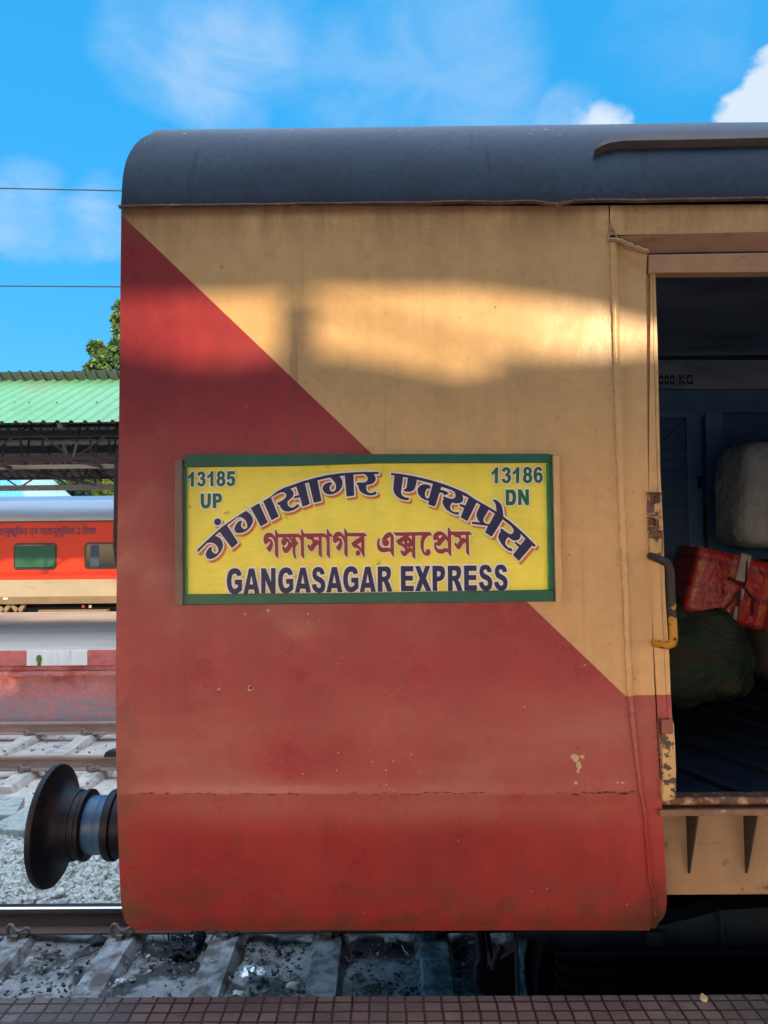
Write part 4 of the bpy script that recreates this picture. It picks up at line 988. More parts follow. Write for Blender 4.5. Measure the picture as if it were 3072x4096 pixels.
bh3 = [H([(625,350),(670,312),(720,310),(750,325),(670,418),(655,385)]), H([(850,425),(915,510),(918,718),(870,690),(800,700),(740,725),(660,730),(600,700),(570,660),(560,605),(670,640),(720,580)]), H([(1310,310),(1455,305),(1455,425),(1410,385),(1370,385),(1330,400)])]
def ribbon(b, loops, w, Y, dx=0, dy=0):
    """printed outline: a band along each stroke edge, segments staggered a hair in depth"""
    k = 0
    for lp in loops:
        n = len(lp)
        for i in range(n):
            p = Vector(lp[i]) + Vector((dx, dy)); q = Vector(lp[(i + 1) % n]) + Vector((dx, dy)); d = q - p
            if d.length < 1e-3: continue
            o = Vector((-d.y, d.x)).normalized() * w; yy = Y - .00003 * (k % 14); k += 1
            b.add([at(v.x, v.y, yy) for v in (p + o, q + o, q - o, p - o)], [(0, 1, 2, 3)])
            yy -= .00045; b.add([at(p.x + w * cos(2 * pi * j / 8), p.y + w * sin(2 * pi * j / 8), yy - .00003 * (k % 5)) for j in range(8)], [tuple(range(8))])
def lay(nm, ws, ink, w, shadow=False):
    if shadow:
        b = MB()
        for lp in ws: ribbon(b, lp, 6.5, L0, 8, 9)
        b.build(nm + '_shadow_edge', M['ink_glow'], brd, recalc=False)
        b = MB()
        for lp in ws:
            vs, fs = spline_mesh(lp); px_flat([(x + 8, y + 9) for x, y in vs], fs, L1, b); ribbon(b, lp, 2.5, L1 - .0001, 8, 9)
        b.build(nm + '_drop_shadow', M['ink_shadow'], brd, recalc=False)
    b = MB()
    for lp in ws: ribbon(b, lp, w, L2)
    b.build(nm + '_outline', M['ink_white'], brd, recalc=False)
    b = MB()
    for lp in ws: vs, fs = spline_mesh(lp); px_flat(vs, fs, L3, b)
    b.build(nm + '_lettering', ink, brd, recalc=False)
L0, L1, L2, L3 = YB - .001, YB - .0022, YB - .0034, YB - .0052
lay('hindi', [[hindi1], [hdot]], M['ink_blue'], 6, True)
lay('hindi', [[hindi2, hhole]], M['ink_blue'], 6, True)
lay('bengali', [[beng1] + bh1, [bdot]], M['ink_red'], 3.2)
lay('bengali', [[be], [bks] + bh2, [bps] + bh3], M['ink_red'], 3.2)
e1 = tile(895, 2250, 3.9976); e2 = tile(1200, 2245, 3.9976); e3 = tile(1590, 2240, 3.9976); n1 = tile(740, 1870, 7.716); n2 = tile(1960, 1855, 7.716)
def mv(pts, dx, dy, s=1., ox=0, oy=0): return [((x - ox) * s + ox + dx, (y - oy) * s + oy + dy) for x, y in pts]
gG = [(288,203),(220,222),(208,195),(185,180),(160,182),(138,205),(125,250),(122,300),(126,350),(138,395),(158,418),(180,423),(205,410),(227,390),(227,355),(178,353),(178,275),(292,272),(292,440),(255,475),(220,500),(180,508),(140,505),(100,480),(70,430),(52,360),(48,290),(55,220),(75,150),(110,110),(150,92),(190,90),(225,98),(255,120),(275,155)]
gA = [(403,95),(485,93),(573,497),(497,498),(484,433),(400,433),(388,500),(315,500)]; gAh = [(442,210),(415,350),(468,350)]
gN = [(598,92),(668,92),(757,308),(757,90),(828,88),(829,495),(758,495),(668,282),(668,495),(600,495)]
gS = [(1612,188),(1550,193),(1540,165),(1520,148),(1500,146),(1485,165),(1484,190),(1500,212),(1530,228),(1570,250),(1605,285),(1622,330),(1625,380),(1615,430),(1590,470),(1550,488),(1510,490),(1470,475),(1435,440),(1415,400),(1410,350),(1478,345),(1485,375),(1500,400),(1525,408),(1548,395),(1555,370),(1548,340),(1520,318),(1470,295),(1435,260),(1418,210),(1418,160),(1430,115),(1455,85),(1490,72),(1530,70),(1570,85),(1600,125),(1612,165)]
gR = [(1242,85),(1390,83),(1425,95),(1448,130),(1455,175),(1450,230),(1435,275),(1405,308),(1425,335),(1445,380),(1478,485),(1397,487),(1345,340),(1318,318),(1318,488),(1245,488)]; gRh = [(1315,162),(1355,160),(1378,175),(1383,205),(1375,235),(1350,246),(1315,247)]
gE = [(52,97),(252,97),(253,182),(130,184),(130,250),(247,250),(247,330),(130,330),(130,412),(260,412),(260,500),(57,500)]
gX = [(280,97),(358,97),(403,215),(445,95),(523,95),(455,290),(545,498),(460,500),(404,375),(362,498),(280,500),(355,290)]
gP = [(557,93),(690,93),(730,105),(755,145),(762,205),(752,265),(728,310),(690,335),(635,345),(637,495),(563,495)]; gPh = [(632,178),(665,178),(688,195),(692,222),(682,250),(660,265),(634,265)]
def gA_(dx, dy): return [e1(mv(gA, dx, dy)), e1(mv(gAh, dx, dy))]
lay('english', [[e1(gG)], gA_(0, 0), [e1(gN)], [e1(mv(gG, 820, -13))], gA_(822, -14), [e1(gS)], gA_(1326, -22), [e1(mv(gG, 1861, -31))], gA_(1859, -27), [e2(gR), e2(gRh)]], M['ink_blue'], 6)
lay('english', [[e3(gE)], [e3(gX)], [e3(gP), e3(gPh)], [e3(mv(gR, -437, 7)), e3(mv(gRh, -437, 7))], [e3(mv(gE, 1011, -9))], [e3(mv(gS, -107, 4))], [e3(mv(gS, 138, 2))]], M['ink_blue'], 6)
d1 = [(205,130),(278,127),(272,588),(182,588),(182,298),(140,328),(90,350),(90,270),(140,230),(180,180)]
d3 = [(375,235),(390,180),(425,140),(475,122),(530,122),(580,145),(612,190),(622,235),(612,285),(580,325),(615,355),(635,405),(635,460),(615,520),(575,568),(520,588),(460,582),(410,555),(380,510),(368,465),(455,450),(470,490),(495,510),(525,500),(545,460),(545,420),(530,390),(500,378),(475,378),(475,298),(510,295),(530,270),(530,235),(515,208),(495,200),(475,215),(462,258)]
d8 = [(1105,110),(1160,118),(1205,150),(1230,200),(1232,250),(1220,295),(1195,325),(1230,360),(1243,420),(1240,480),(1215,535),(1170,570),(1105,580),(1045,570),(1000,535),(978,480),(975,420),(990,360),(1022,325),(998,290),(985,245),(990,190),(1015,140),(1055,115)]
d8a = [(1108,185),(1138,200),(1148,240),(1138,275),(1110,290),(1080,275),(1070,240),(1080,200)]; d8b = [(1107,365),(1140,385),(1152,430),(1140,480),(1107,502),(1075,480),(1063,430),(1075,385)]
d5 = [(1318,115),(1535,112),(1535,210),(1390,213),(1382,275),(1430,262),(1480,270),(1525,310),(1548,370),(1548,440),(1525,510),(1480,558),(1415,578),(1350,565),(1305,525),(1280,465),(1368,440),(1385,480),(1410,497),(1440,480),(1453,435),(1450,385),(1430,352),(1405,340),(1380,352),(1360,375),(1292,358)]
d6 = [(1615,210),(1525,225),(1515,195),(1490,178),(1465,190),(1448,230),(1440,298),(1480,270),(1530,265),(1580,290),(1615,340),(1630,410),(1622,490),(1590,555),(1540,590),(1480,592),(1420,570),(1375,510),(1350,430),(1345,330),(1355,230),(1385,150),(1430,108),(1490,95),(1550,105),(1590,140)]; d6h = [(1490,347),(1525,370),(1540,430),(1528,490),(1493,512),(1460,490),(1445,430),(1458,372)]
lU = [(483,808),(585,806),(585,1100),(598,1145),(635,1163),(675,1148),(693,1100),(695,803),(798,802),(795,1090),(778,1170),(740,1235),(680,1265),(620,1267),(560,1250),(510,1195),(487,1110)]
lP = [(858,800),(1045,798),(1095,818),(1130,870),(1140,940),(1130,1010),(1095,1060),(1040,1085),(962,1088),(962,1255),(858,1255)]; lPh = [(958,893),(1010,893),(1035,915),(1042,945),(1030,980),(1000,995),(958,997)]
lD = [(482,797),(690,795),(740,815),(780,870),(803,940),(808,1030),(800,1130),(775,1210),(735,1260),(680,1280),(490,1282)]; lDh = [(590,905),(640,908),(675,930),(695,980),(700,1040),(692,1110),(672,1155),(640,1168),(595,1172)]
lN = [(862,790),(965,790),(1095,1035),(1095,788),(1198,788),(1205,1275),(1105,1275),(970,1025),(972,1275),(875,1275)]
lay('number', [[n1(d1)], [n1(d3)], [n1(mv(d1, 602, -12))], [n1(d8), n1(d8a), n1(d8b)], [n1(d5)]], M['ink_green'], 4.6)
lay('number', [[n1(lU)], [n1(lP), n1(lPh)]], M['ink_green'], 4.6)
q = lambda g, ox, oy, dx, dy: n2(mv(g, dx - ox, dy - oy, 1.07, ox, oy))
lay('number', [[q(d1, 90, 127, 50, 110)], [q(d3, 368, 122, 360, 107)], [q(d1, 90, 127, 705, 103)], [q(d8, 975, 110, 1018, 98), q(d8a, 975, 110, 1018, 98), q(d8b, 975, 110, 1018, 98)], [n2(d6), n2(d6h)]], M['ink_green'], 4.6)
lay('number', [[n2(lD), n2(lDh)], [n2(lN)]], M['ink_green'], 4.6)

# ================================================================== CARGO INSIDE THE DOOR
def lump(name, c, half, m, label, cat, p=3.0, amp=.03, sc=4, rot=0, n=28, seed=0, parent=None):
    b = MB(); rows = []
    for i in range(n + 1):
        th = pi * i / n; row = []
        for k in range(2 * n + 1):
            ph = 2 * pi * k / (2 * n); d = Vector((sin(th) * cos(ph), sin(th) * sin(ph), cos(th)))
            r = 1 / (abs(d.x) ** p + abs(d.y) ** p + abs(d.z) ** p) ** (1 / p); v = d * r
            v = Vector((v.x * half[0], v.y * half[1], v.z * half[2])); v *= 1 + amp * noise.fractal(v * sc + Vector((seed, 0, 0)), 1, 2, 4)
            row.append(v)
        rows.append(row)
    R = Matrix.Rotation(rot, 3, 'Y'); b.grid([[R @ v for v in r] for r in rows])
    me_loc = Vector(c)
    bb = MB(); bb.v = [tuple(Vector(v) + me_loc) for v in b.v]; bb.f = b.f; bb.m = b.m
    o = bb.build(name, m, parent, loc=me_loc, smooth=True)
    if label: tag(o, label, cat)
    return o
FL = IZ0 - .02
cb = at(3010, 2500, 4.95); lump('bale', (cb.x + .30, 4.95, FL + .40), (.34, .3, .40), M['dark_bale'], 'dark brown wrapped bale behind the red parcel in the doorway', 'bale', 5, .03, 3, 0, 24, 4)
cw = at(3075, 1985, 4.9); ob = lump('bale', (cw.x + .05, 4.9, cw.z), (.325, .26, .335), M['bale'], 'pale grey cloth wrapped bale on top of the dark pile, at the right picture edge', 'bale', 6, .05, 4, .05, 36, 9)
# green net sack with tied neck
cs = at(2775, 2625, 4.30)
sack = thing('net_sack', (cs.x - .02, 4.30, FL), 'bulging dark green net sack with a tied neck under the red parcel', 'sack')
sk = lump('sack_body', (cs.x - .05, 4.30, FL + .285), (.33, .27, .285), M['net'], None, None, 2.7, .18, 4.2, .08, 48, 6, sack)
b = MB(); nk = at(2962, 2572, 4.18); b.tube([nk + Vector((-.12, .05, -.01)), nk + Vector((-.05, .0, 0)), nk + Vector((-.015, 0, 0)), nk + Vector((.02, 0, -.02)), nk + Vector((.05, 0, -.08)), nk + Vector((.06, 0, -.15))], [.10, .05, .018, .03, .035, .02], 14)
b.build('neck', M['net'], sack, smooth=True)
b = MB(); b.tube([nk + Vector((-.015, .026 * cos(a * .6), .026 * sin(a * .6))) for a in range(24)], .006, 6); b.build('tie', M['twine'], sack)
# red parcel
cp = at(2880, 2350, 4.28)
par = thing('parcel', cp, 'red checked cloth parcel tied with tape, tilted on top of the green sack', 'parcel')
par.rotation_euler = (0, RAD(15), 0)
w2, h2, d2 = .235, .185, .17
b = MB(); b.box(-w2, w2, -d2, d2, -h2, h2)
bm = bmesh.new(); 
for v in b.v: bm.verts.new(v)
bm.verts.ensure_lookup_table()
for f in b.f: bm.faces.new([bm.verts[i] for i in f])
bmesh.ops.subdivide_edges(bm, edges=bm.edges, cuts=9, use_grid_fill=True)
for v in bm.verts:
    e = sum(1 for a, h in zip(v.co, (w2, d2, h2)) if abs(abs(a) - h) < 1e-4)
    n_ = noise.fractal(v.co * 7, 1, 2, 4) * .010; v.co *= 1 - .018 * (e - 1); v.co += v.co.normalized() * n_
me = bpy.data.meshes.new('wrapped_box'); bm.to_mesh(me); bm.free(); me.materials.append(M['plaid'])
for p in me.polygons: p.use_smooth = True
o = bpy.data.objects.new('wrapped_box', me); COL.objects.link(o); o.parent = par
def par_part(name, b, m):
    me = bpy.data.meshes.new(name); me.from_pydata(b.v, [], b.f); me.materials.append(m); o = bpy.data.objects.new(name, me); COL.objects.link(o); o.parent = par
b = MB(); b.tube([(.02, -d2 - .012, h2 + .01), (.045, -d2 - .022, .06), (.03, -d2 - .024, -.04), (.05, -d2 - .018, -h2 - .01)], .007, 8)
b.tube([(.03, -d2 - .02, 0), (-.02, -d2 - .024, -.10), (-.06, -d2 - .015, -h2)], .006, 8); b.tube([(.04, -d2 - .02, .02), (.11, -d2 - .022, -.03), (.12, -d2 - .018, -.12)], .006, 8); b.tube([(.03, -d2 - .02, .03), (-.05, -d2 - .026, .05)], .008, 8)
par_part('cord', b, mat('dark_cord', (.05, .02, .025), .7, .1))
b = MB(); b.box(-.01, .045, -d2 - .020, -d2 - .012, .05, h2 + .012); b.box(.02, .040, -d2 - .026, -d2 - .019, -h2 - .0, -.09); b.box(.03, .045, -d2 - .03, -d2 - .022, -.045, .01)
par_part('tape', b, mat('pale_tape', (.42, .36, .32), .5, .3, 20, world=False))

# ================================================================== OPPOSITE PLATFORM SHELTER
SX0, SX1 = -17, 9
sh = thing('platform_shelter', (-4, 15, 0), 'long platform shelter with a green ribbed metal roof on steel trusses', 'shelter')
zE = at(130, 1690, 12).z; zR = at(130, 1518, 15).z; zC = at(130, 1486, 14.6).z
def ribbed(y0, z0, y1, z1, x0, x1, pitch=.225, rib=.035, jit=0):
    b = MB(); a = []; c = []; x = x0; nv = Vector((0, -(z1 - z0), (y1 - y0))).normalized()
    while x < x1:
        for dx, h in ((0, 0), (.125, 0), (.145, 1), (.185, 1), (.205, 0)):
            j = noise.noise(Vector((x * 1.3, y0, 0))) * jit
            o = nv * (rib * h); a.append(Vector((x + dx, y0, z0 + j)) + o); c.append(Vector((x + dx, y1, z1 + j * .3)) + o)
        x += pitch
    mid = [p.lerp(q, .5) for p, q in zip(a, c)]
    b.grid([a, mid, c]); return b
b = ribbed(12.0, zE, 15.0, zR, SX0, SX1, jit=.008); b.build('front_sheet', [M['green_sheet']], sh)
slope = (zR - zE) / 3.0
b = ribbed(14.60, zC, 18.25, zC - slope * 3.65, SX0, SX1, pitch=.212, jit=.02); b.build('rear_sheet', M['sheet_under'], sh)
# rust flecks and bolts on the front sheet
b = MB()
for px, py in ((118, 1623), (228, 1623), (390, 1621), (262, 1528), (20, 1535), (60, 1622)):
    Y = 12.9 if py > 1600 else 14.7; 
    for Yt in [12 + .02 * k for k in range(150)]:
        if at(px, py, Yt).z < zE + slope * (Yt - 12): Y = Yt; break
    p = at(px, py, Y); b.lathe(p + Vector((0, -.01, .05)), (0, -.4, .9), [(0, .022), (.012, .022), (.02, .006)], 8)
b.build('roof_bolt', M['rust'], sh)
# columns and frames
def lattice(name, y, zt, zb, x0, x1, step, wt, wd, m, two=True):
    b = MB(); b.bar((x0, y, zt), (x1, y, zt), wt); b.bar((x0, y, zb), (x1, y, zb), wt); x = x0; up = True
    while x < x1:
        b.bar((x, y + .02, zt if up else zb), (x + step, y + .02, zb if up else zt), wd)
        up = not up; x += step
    b.build(name, m, sh)
z1 = at(130, 1704, 12.5).z; z2 = at(130, 1836, 12.5).z
lattice('front_girder', 12.5, z1, z2, SX0, SX1, .78, .05, .026, mat('shade_dark_steel', (.008, .010, .014), .7, .2, 5, spec=.2))  # girder steel darkened to stand in for shade under the roof
z3 = at(130, 1868, 13.9).z; b = MB(); b.bar((SX0, 13.9, z3), (SX1, 13.9, z3), .10, .07); b.build('middle_beam', M['steel_light'], sh)
b = MB(); b.bar((SX0, 13.93, z3 + .16), (SX1, 13.93, z3 + .16), .16, .12); b.build('middle_beam_web', M['steel_dark'], sh)
zt = at(130, 1772, 15.4).z; b = MB(); b.bar((SX0, 15.4, zt), (SX1, 15.4, zt), .05, .05); b.build('conduit', M['steel_light'], sh)
b = MB(); zt = at(130, 1736, 13.2).z; b.bar((SX0, 13.2, zt), (SX1, 13.2, zt), .10, .11); zt = at(130, 1800, 15.8).z; b.bar((SX0, 15.8, zt), (SX1, 15.8, zt), .10, .16); zt = at(130, 1755, 14.6).z; b.bar((SX0, 14.6, zt), (SX1, 14.6, zt), .08, .06)
b.build('purlin', M['steel_dark'], sh)
zt = at(130, 1884, 18).z; zb2 = at(130, 1950, 18).z
lattice('rear_girder', 18.0, zt, zb2, SX0, SX1, .62, .06, .03, M['steel_dark'])
b = MB(); b.bar((SX0, 17.9, zb2 - .02), (SX1, 17.9, zb2 - .02), .06, .13); b.build('rear_beam', M['steel_light'], sh)
b = MB(); zt = at(130, 1905, 18.2).z; b.bar((SX0, 18.25, zt), (SX1, 18.25, zt), .1, .16); b.build('rear_purlin', M['steel_dark'], sh)
for x in (-15.5, -11.6, -3.2, 1.5, 6.2):
    b = MB()
    for y in (13.2, 17.2): b.bar((x, y, .0), (x, y, z3 + .1), .16, .16)
    b.build('column', M['steel_light'], sh)
for x in (-15.5, -11.6, -7.05, -5.35, -3.2, 1.5, 6.2):
    b = MB(); b.bar((x, 12.05, zE - .05), (x, 15, zR - .06), .07, .09); b.bar((x, 15, zR - .06), (x, 18.25, zC - slope * 3.65 - .06), .07, .09)
    b.bar((x, 12.6, z2), (x, 18, zb2 + .05), .05, .06)
    for k in range(6):
        y = 12.6 + k * .9; zz = z2 + (zb2 - z2) * (y - 12.6) / 5.4; zup = (zE + slope * (y + .45 - 12) if y + .45 < 15 else zC - slope * (y + .45 - 14.6)) - .06
        b.bar((x, y, zz), (x, y + .45, zup), .03); b.bar((x, y + .45, zup), (x, y + .9, zz), .03)
    b.build('truss', M['steel_dark'], sh)
b = MB(); b.slab([(246, 1778), (258, 1776), (270, 1812), (257, 1816)], 14.2, .03); b.build('roof_bracket', M['steel_light'], sh)

# ================================================================== TRAIN BEYOND
TY = 19.35
tr = thing('passenger_coach', (-6, TY + 1.6, RAIL_Z), 'orange red and grey passenger coach with navy lettering standing beyond the opposite platform', 'train coach')
zr0 = at(200, 2085, TY).z; zg0 = at(200, 2319, TY).z; zg1 = at(200, 2386, TY).z; zg2 = at(200, 2416, TY).z; ztop = at(200, 1998, TY + .45).z
TX0, TX1 = -26, 12
b = MB(); b.grid([[(x, TY + o, z) for x in (TX0, -16, -6, 4, TX1)] for z, o in ((zr0, .0), (1.4, -.01), (zg0, 0))]); b.build('upper_side', M['lhb_red'], tr)
b = MB(); b.grid([[(x, TY + o, z) for x in (TX0, TX1)] for z, o in ((zg0, .0), (zg1, .02))]); b.build('lower_side', M['lhb_grey'], tr)
b = MB(); b.grid([[(x, TY + o, z) for x in (TX0, TX1)] for z, o in ((zg1, .02), (zg2, .10), (zg2 - .01, .4))]); b.build('skirt', M['lhb_skirt'], tr)
b = MB(); rows = []
for i in range(15):
    a = i / 14 * RAD(75); rows.append([(x, TY - .01 + .55 * (1 - cos(a)), zr0 - .003 + (ztop - zr0) * sin(a) / sin(RAD(75))) for x in (TX0, TX1)])
rows.append([(x, TY + 1.6, ztop + .18) for x in (TX0, TX1)]); rows.append([(x, TY + 3.2, zr0) for x in (TX0, TX1)]); rows.append([(x, TY + 3.2, zg2) for x in (TX0, TX1)])
b.grid(rows); b.build('roof', M['lhb_roof'], tr, smooth=40)
b = MB()
for py in (2004, 2009, 2015, 2021, 2027):
    Y = TY + .40 - (py - 2000) * .006; p = at(200, py, Y); b.bar((TX0, p.y, p.z), (TX1, p.y, p.z), .02, .02)
b.build('roof_rib', M['steel_dark'], tr)
b = MB(); b.bar((TX0, TY - .012, zr0 - .005), (TX1, TY - .012, zr0 - .005), .02, .03); b.build('cant_rail', M['gasket'], tr)
def rrect(x0, z0, x1, z1, r, Y, n=5):
    pts = []
    for cx_, cz, a0 in ((x1 - r, z1 - r, 0), (x0 + r, z1 - r, 90), (x0 + r, z0 + r, 180), (x1 - r, z0 + r, 270)):
        for k in range(n + 1): a = RAD(a0 + 90 * k / n); pts.append((cx_ + r * cos(a), Y, cz + r * sin(a)))
    return pts
wa = at(55, 2280, TY); wb = at(229, 2171, TY); wc = at(338, 2280, TY); pitch = wc.x - wa.x; ww = wb.x - wa.x
for k in range(-5, 6):
    x = wa.x + pitch * k
    wv = MB(); wv.prism(rrect(x, wa.z, x + ww, wb.z, .10, TY - .022), (0, .012, 0)); fr = wv.build('window_rubber', M['gasket'], tr)
    g = MB(); g.prism(rrect(x + .045, wa.z + .045, x + ww - .045, wb.z - .045, .075, TY - .026), (0, .003, 0)); g.build('pane', M['glass'], fr)
    c = MB(); gc = k == 0
    n = 14; xa, xb = (x + .05, x + ww - .05) if k % 2 == 0 else (x + .16, x + .38); rows = [[], []]
    for i in range(n + 1): xx = xa + (xb - xa) * i / n; yy = TY - .0285 - .0016 * sin(i * 2.4); rows[0].append((xx, yy, wb.z - .07)); rows[1].append((xx, yy, wa.z + .07))
    c.grid(rows); c.build('curtain', M['curtain_g'] if k % 2 == 0 else M['curtain_b'], fr, smooth=True)
b = MB()
tv, tf = text_mesh('वातानुकूिलत एवं वातानुकूिलत 2 टियर'.replace('टि', 'िट'), .012)
px_flat(fit(tv, tv, [(-30, 2103), (385, 2101), (385, 2148), (-30, 2150)]), tf, TY - .016, b); b.build('side_lettering', M['navy_text'], tr, recalc=False)
b = MB(); b.box(TX0, TX1, TY + .5, TY + 2.7, -.9, zg2 - .01); b.build('underframe', M['under'], tr)
b = MB()
for px in (2, 60):
    b.bar(at(px - 12, 2416, TY + .35), at(px + 16, 2452, TY + .35), .1); b.bar(at(px + 40, 2416, TY + .35), at(px + 14, 2452, TY + .35), .1)
b.box(-9.2, -7.4, TY + .3, TY + .6, -.3, .02); b.build('brake_gear', M['lhb_skirt'], tr)
b = MB(); b.rect(12, 2391, 29, 2398, TY - .004, .02); b.build('marker_plate', M['ink_white'], tr)
for px, m in ((332, M['ink_red']), (360, M['steel_light'])):
    b = MB(); b.rect(px - 5, 2420, px + 5, 2432, TY + .3, .03); b.build('hook', m, tr)

# ================================================================== BACKGROUND BEYOND THE TRAIN
h1 = thing('blue_roofed_building', (-14, 34, -1.2), 'building with a sky blue ribbed metal roof beyond the red coach', 'building')
def pxroof(pxq, Y0, Y1, n, m, name):
    """sloped sheet: lower px edge at Y0, upper at Y1, with ribs"""
    (x0, y0), (x1, y1), (x2, y2), (x3, y3) = pxq; b = MB(); lo = []; hi = []
    for i in range(n + 1):
        for d, h in ((0, 0), (.55, 0), (.68, .05), (.87, .05)):
            u = (i + d) / (n + 1); p = at(x0 + (x1 - x0) * u, y0 + (y1 - y0) * u, Y0); q = at(x3 + (x2 - x3) * u, y3 + (y2 - y3) * u, Y1); lo.append(p + Vector((0, -h, h))); hi.append(q + Vector((0, -h, h)))
    b.grid([lo, hi]); return b.build(name, m, h1)
pxroof([(-500, 1990), (104, 1990), (82, 1912), (-500, 1916)], 32, 34, 34, M['blue_sheet'], 'roof')
pxroof([(96, 2004), (300, 2000), (195, 1906), (78, 1912)], 31.6, 34, 15, M['pale_sheet'], 'hip_roof')
b = MB(); p = at(96, 1990, 32); b.box(p.x - 14, p.x - .1, 32.2, 37, -1.2, p.z - .05); b.build('wall', M['pave'], h1)

def leaf_cloud(b, c, rad, n, size, rnd, flat=.8):
    for i in range(n):
        while True:
            v = Vector((rnd.uniform(-1, 1), rnd.uniform(-1, 1), rnd.uniform(-1, 1)))
            if .25 < v.length < 1: break
        p = Vector(c) + Vector((v.x * rad[0], v.y * rad[1], v.z * rad[2])); d = (v + Vector((rnd.uniform(-.8, .8), rnd.uniform(-.8, .8), rnd.uniform(-.9, .4)))).normalized()
        s = size * rnd.uniform(.6, 1.25); side_ = d.cross(Vector((rnd.uniform(-1, 1), rnd.uniform(-1, 1), 1))).normalized() * s * .36; nrm = d.cross(side_).normalized() * s * .12
        b.add([p, p + d * s * .5 + side_ - nrm, p + d * s, p + d * s * .5 - side_ - nrm, p + d * s * .5 + nrm], [(0, 1, 4), (1, 2, 4), (2, 3, 4), (3, 0, 4)])
def tree(name, base, h, clumps, m, label, group=None, size=.14, n=260, seed=1, bw=.16):
    rnd = random.Random(seed); r = thing(name, base, label, 'tree' if name == 'tree' else 'bush', group); b = MB(); base = Vector(base)
    top = base + Vector((0, 0, h)); b.tube([base, base.lerp(top, .35) + Vector((.1, 0, 0)), base.lerp(top, .7), top], [bw, bw * .8, bw * .5, bw * .15], 9)
    for c, rad, k in clumps:
        s = base.lerp(top, rnd.uniform(.4, .85)); e = Vector(c); b.tube([s, s.lerp(e, .5) + Vector((0, 0, .15)), e], [bw * .35, bw * .2, bw * .06], 6)
    b.build('trunk', M['bark'], r, smooth=True)
    b = MB()
    for c, rad, k in clumps: leaf_cloud(b, c, rad, int(n * k), size, rnd)
    b.build('crown', m, r, recalc=False)
    return r
def pxc(px, py, Y, r): return (at(px, py, Y), (r, r * 1.1, r * .8), 1.0)
cl = [pxc(412, 1445, 24, .34), pxc(445, 1470, 24.3, .42), pxc(478, 1390, 24, .30), pxc(490, 1330, 24.2, .26), pxc(505, 1430, 24, .5), pxc(392, 1484, 24.2, .22), pxc(366, 1470, 24, .12), pxc(385, 1392, 24, .18), pxc(470, 1278, 24, .12), pxc(560, 1400, 24.5, .9), pxc(650, 1330, 25, 1.1), pxc(600, 1250, 25, .9), pxc(760, 1400, 25, 1.2), pxc(500, 1240, 24.4, .3), pxc(700, 1200, 25, .8), pxc(420, 1520, 24.5, .5)]
tree('tree', (at(640, 1700, 25).x, 25, -1.2), 8, cl, M['leaf'], 'broad leaved tree rising above the green shelter roof beside the coach', None, .19, 230, 5, .2)
cl = [pxc(180 + 45 * k + random.uniform(-10, 10), 1945 + random.uniform(-18, 22), 36 + random.uniform(0, 2), random.uniform(.5, .8)) for k in range(10)]
tree('bush', (at(300, 1990, 37).x, 37, -1.2), 4.4, cl, M['leaf'], 'dark green foliage seen under the shelter roof above the red coach', None, .26, 260, 8, .1)
cl = [pxc(x, y, 34, r) for x, y, r in ((385, 1916, .35), (420, 1960, .4), (425, 1985, .35), (405, 1965, .25), (455, 1990, .3), (300, 1915, .25), (450, 1925, .3))]
tree('bush', (at(420, 1990, 34).x, 34, -1.2), 4.2, cl, M['leaf_y'], 'sunlit yellow green bush above the right part of the red coach', None, .24, 200, 9, .06)
# taller wood far away, closing the view behind the coach
for k in range(9):
    x = 3 + k * 6.5; rnd = random.Random(k); cl = [((x + rnd.uniform(-2.5, 2.5), 48 + rnd.uniform(-2, 2), 2.0 + rnd.uniform(0, 5)), (1.6, 1.5, 1.2), 1.) for _ in range(9)]
    tree('tree', (x, 48, -1.2), 6, cl, M['leaf'], 'tree hidden behind the coach', 'trees behind the coach', .4, 120, 30 + k, .2)

# overhead wires with their masts (masts stand outside the picture)
for nm, yl, yr, Y, lab in (('overhead_wire', 753, 763, 9.5, 'thin upper overhead wire crossing the sky left of the coach'), ('overhead_wire', 1144, 1147, 9.5, 'thin lower overhead wire crossing the sky above the green roof')):
    a = at(0, yl, Y); c = at(482, yr, Y); d = (c - a) / (c.x - a.x); b = MB()
    b.tube([a - d * 30, a - d * 10, a, c, c + d * 12, c + d * 34], .008, 6); tag(b.build(nm, M['steel_dark'], smooth=True), lab, 'wire', 'overhead line wires')
for x in (-34, 31):
    b = MB(); b.box(x - .12, x + .12, 11.9, 12.15, -1.2, 6.4); b.bar((x, 12, 5.9), (x, 9.3, 5.4), .06); b.bar((x, 12, 4.9), (x, 9.3, 4.75), .06)
    tag(b.build('mast', M['steel_light']), 'grey overhead line mast outside the picture', 'mast', 'line masts')

# ================================================================== SMALL THINGS ON THE GROUND
def rock(px, py, z, s, label, m=None, sq=.6, nm='stone', cat='stone', group=None):
    p = at_z(px, py, z); rnd = random.Random(px); b = MB()
    # a broken rock: convex hull of scattered points
    bm = bmesh.new()
    for k in range(16):
        d = Vector((rnd.gauss(0, 1), rnd.gauss(0, 1), rnd.gauss(0, 1))).normalized(); bm.verts.new((p.x + d.x * s * rnd.uniform(.7, 1.1), p.y + d.y * s * .8 * rnd.uniform(.7, 1.1), p.z + s * sq * .55 + d.z * s * sq * rnd.uniform(.7, 1)))
    bmesh.ops.convex_hull(bm, input=bm.verts); bmesh.ops.delete(bm, geom=[v for v in bm.verts if not v.link_faces], context='VERTS')
    bm.verts.index_update(); b.v = [tuple(v.co) for v in bm.verts]; b.f = [[v.index for v in f.verts] for f in bm.faces]; b.m = [0] * len(b.f); bm.free()
    return tag(b.build(nm, m or M['stone'], loc=p, bevel=s * .05), label, cat)
rock(1175, 3957, -1.07, .050, 'largest loose grey stone, beside a sleeper at the platform edge')
rock(590, 3890, -1.07, .030, 'flat pale stone near the dark rag between two sleepers', sq=.35)
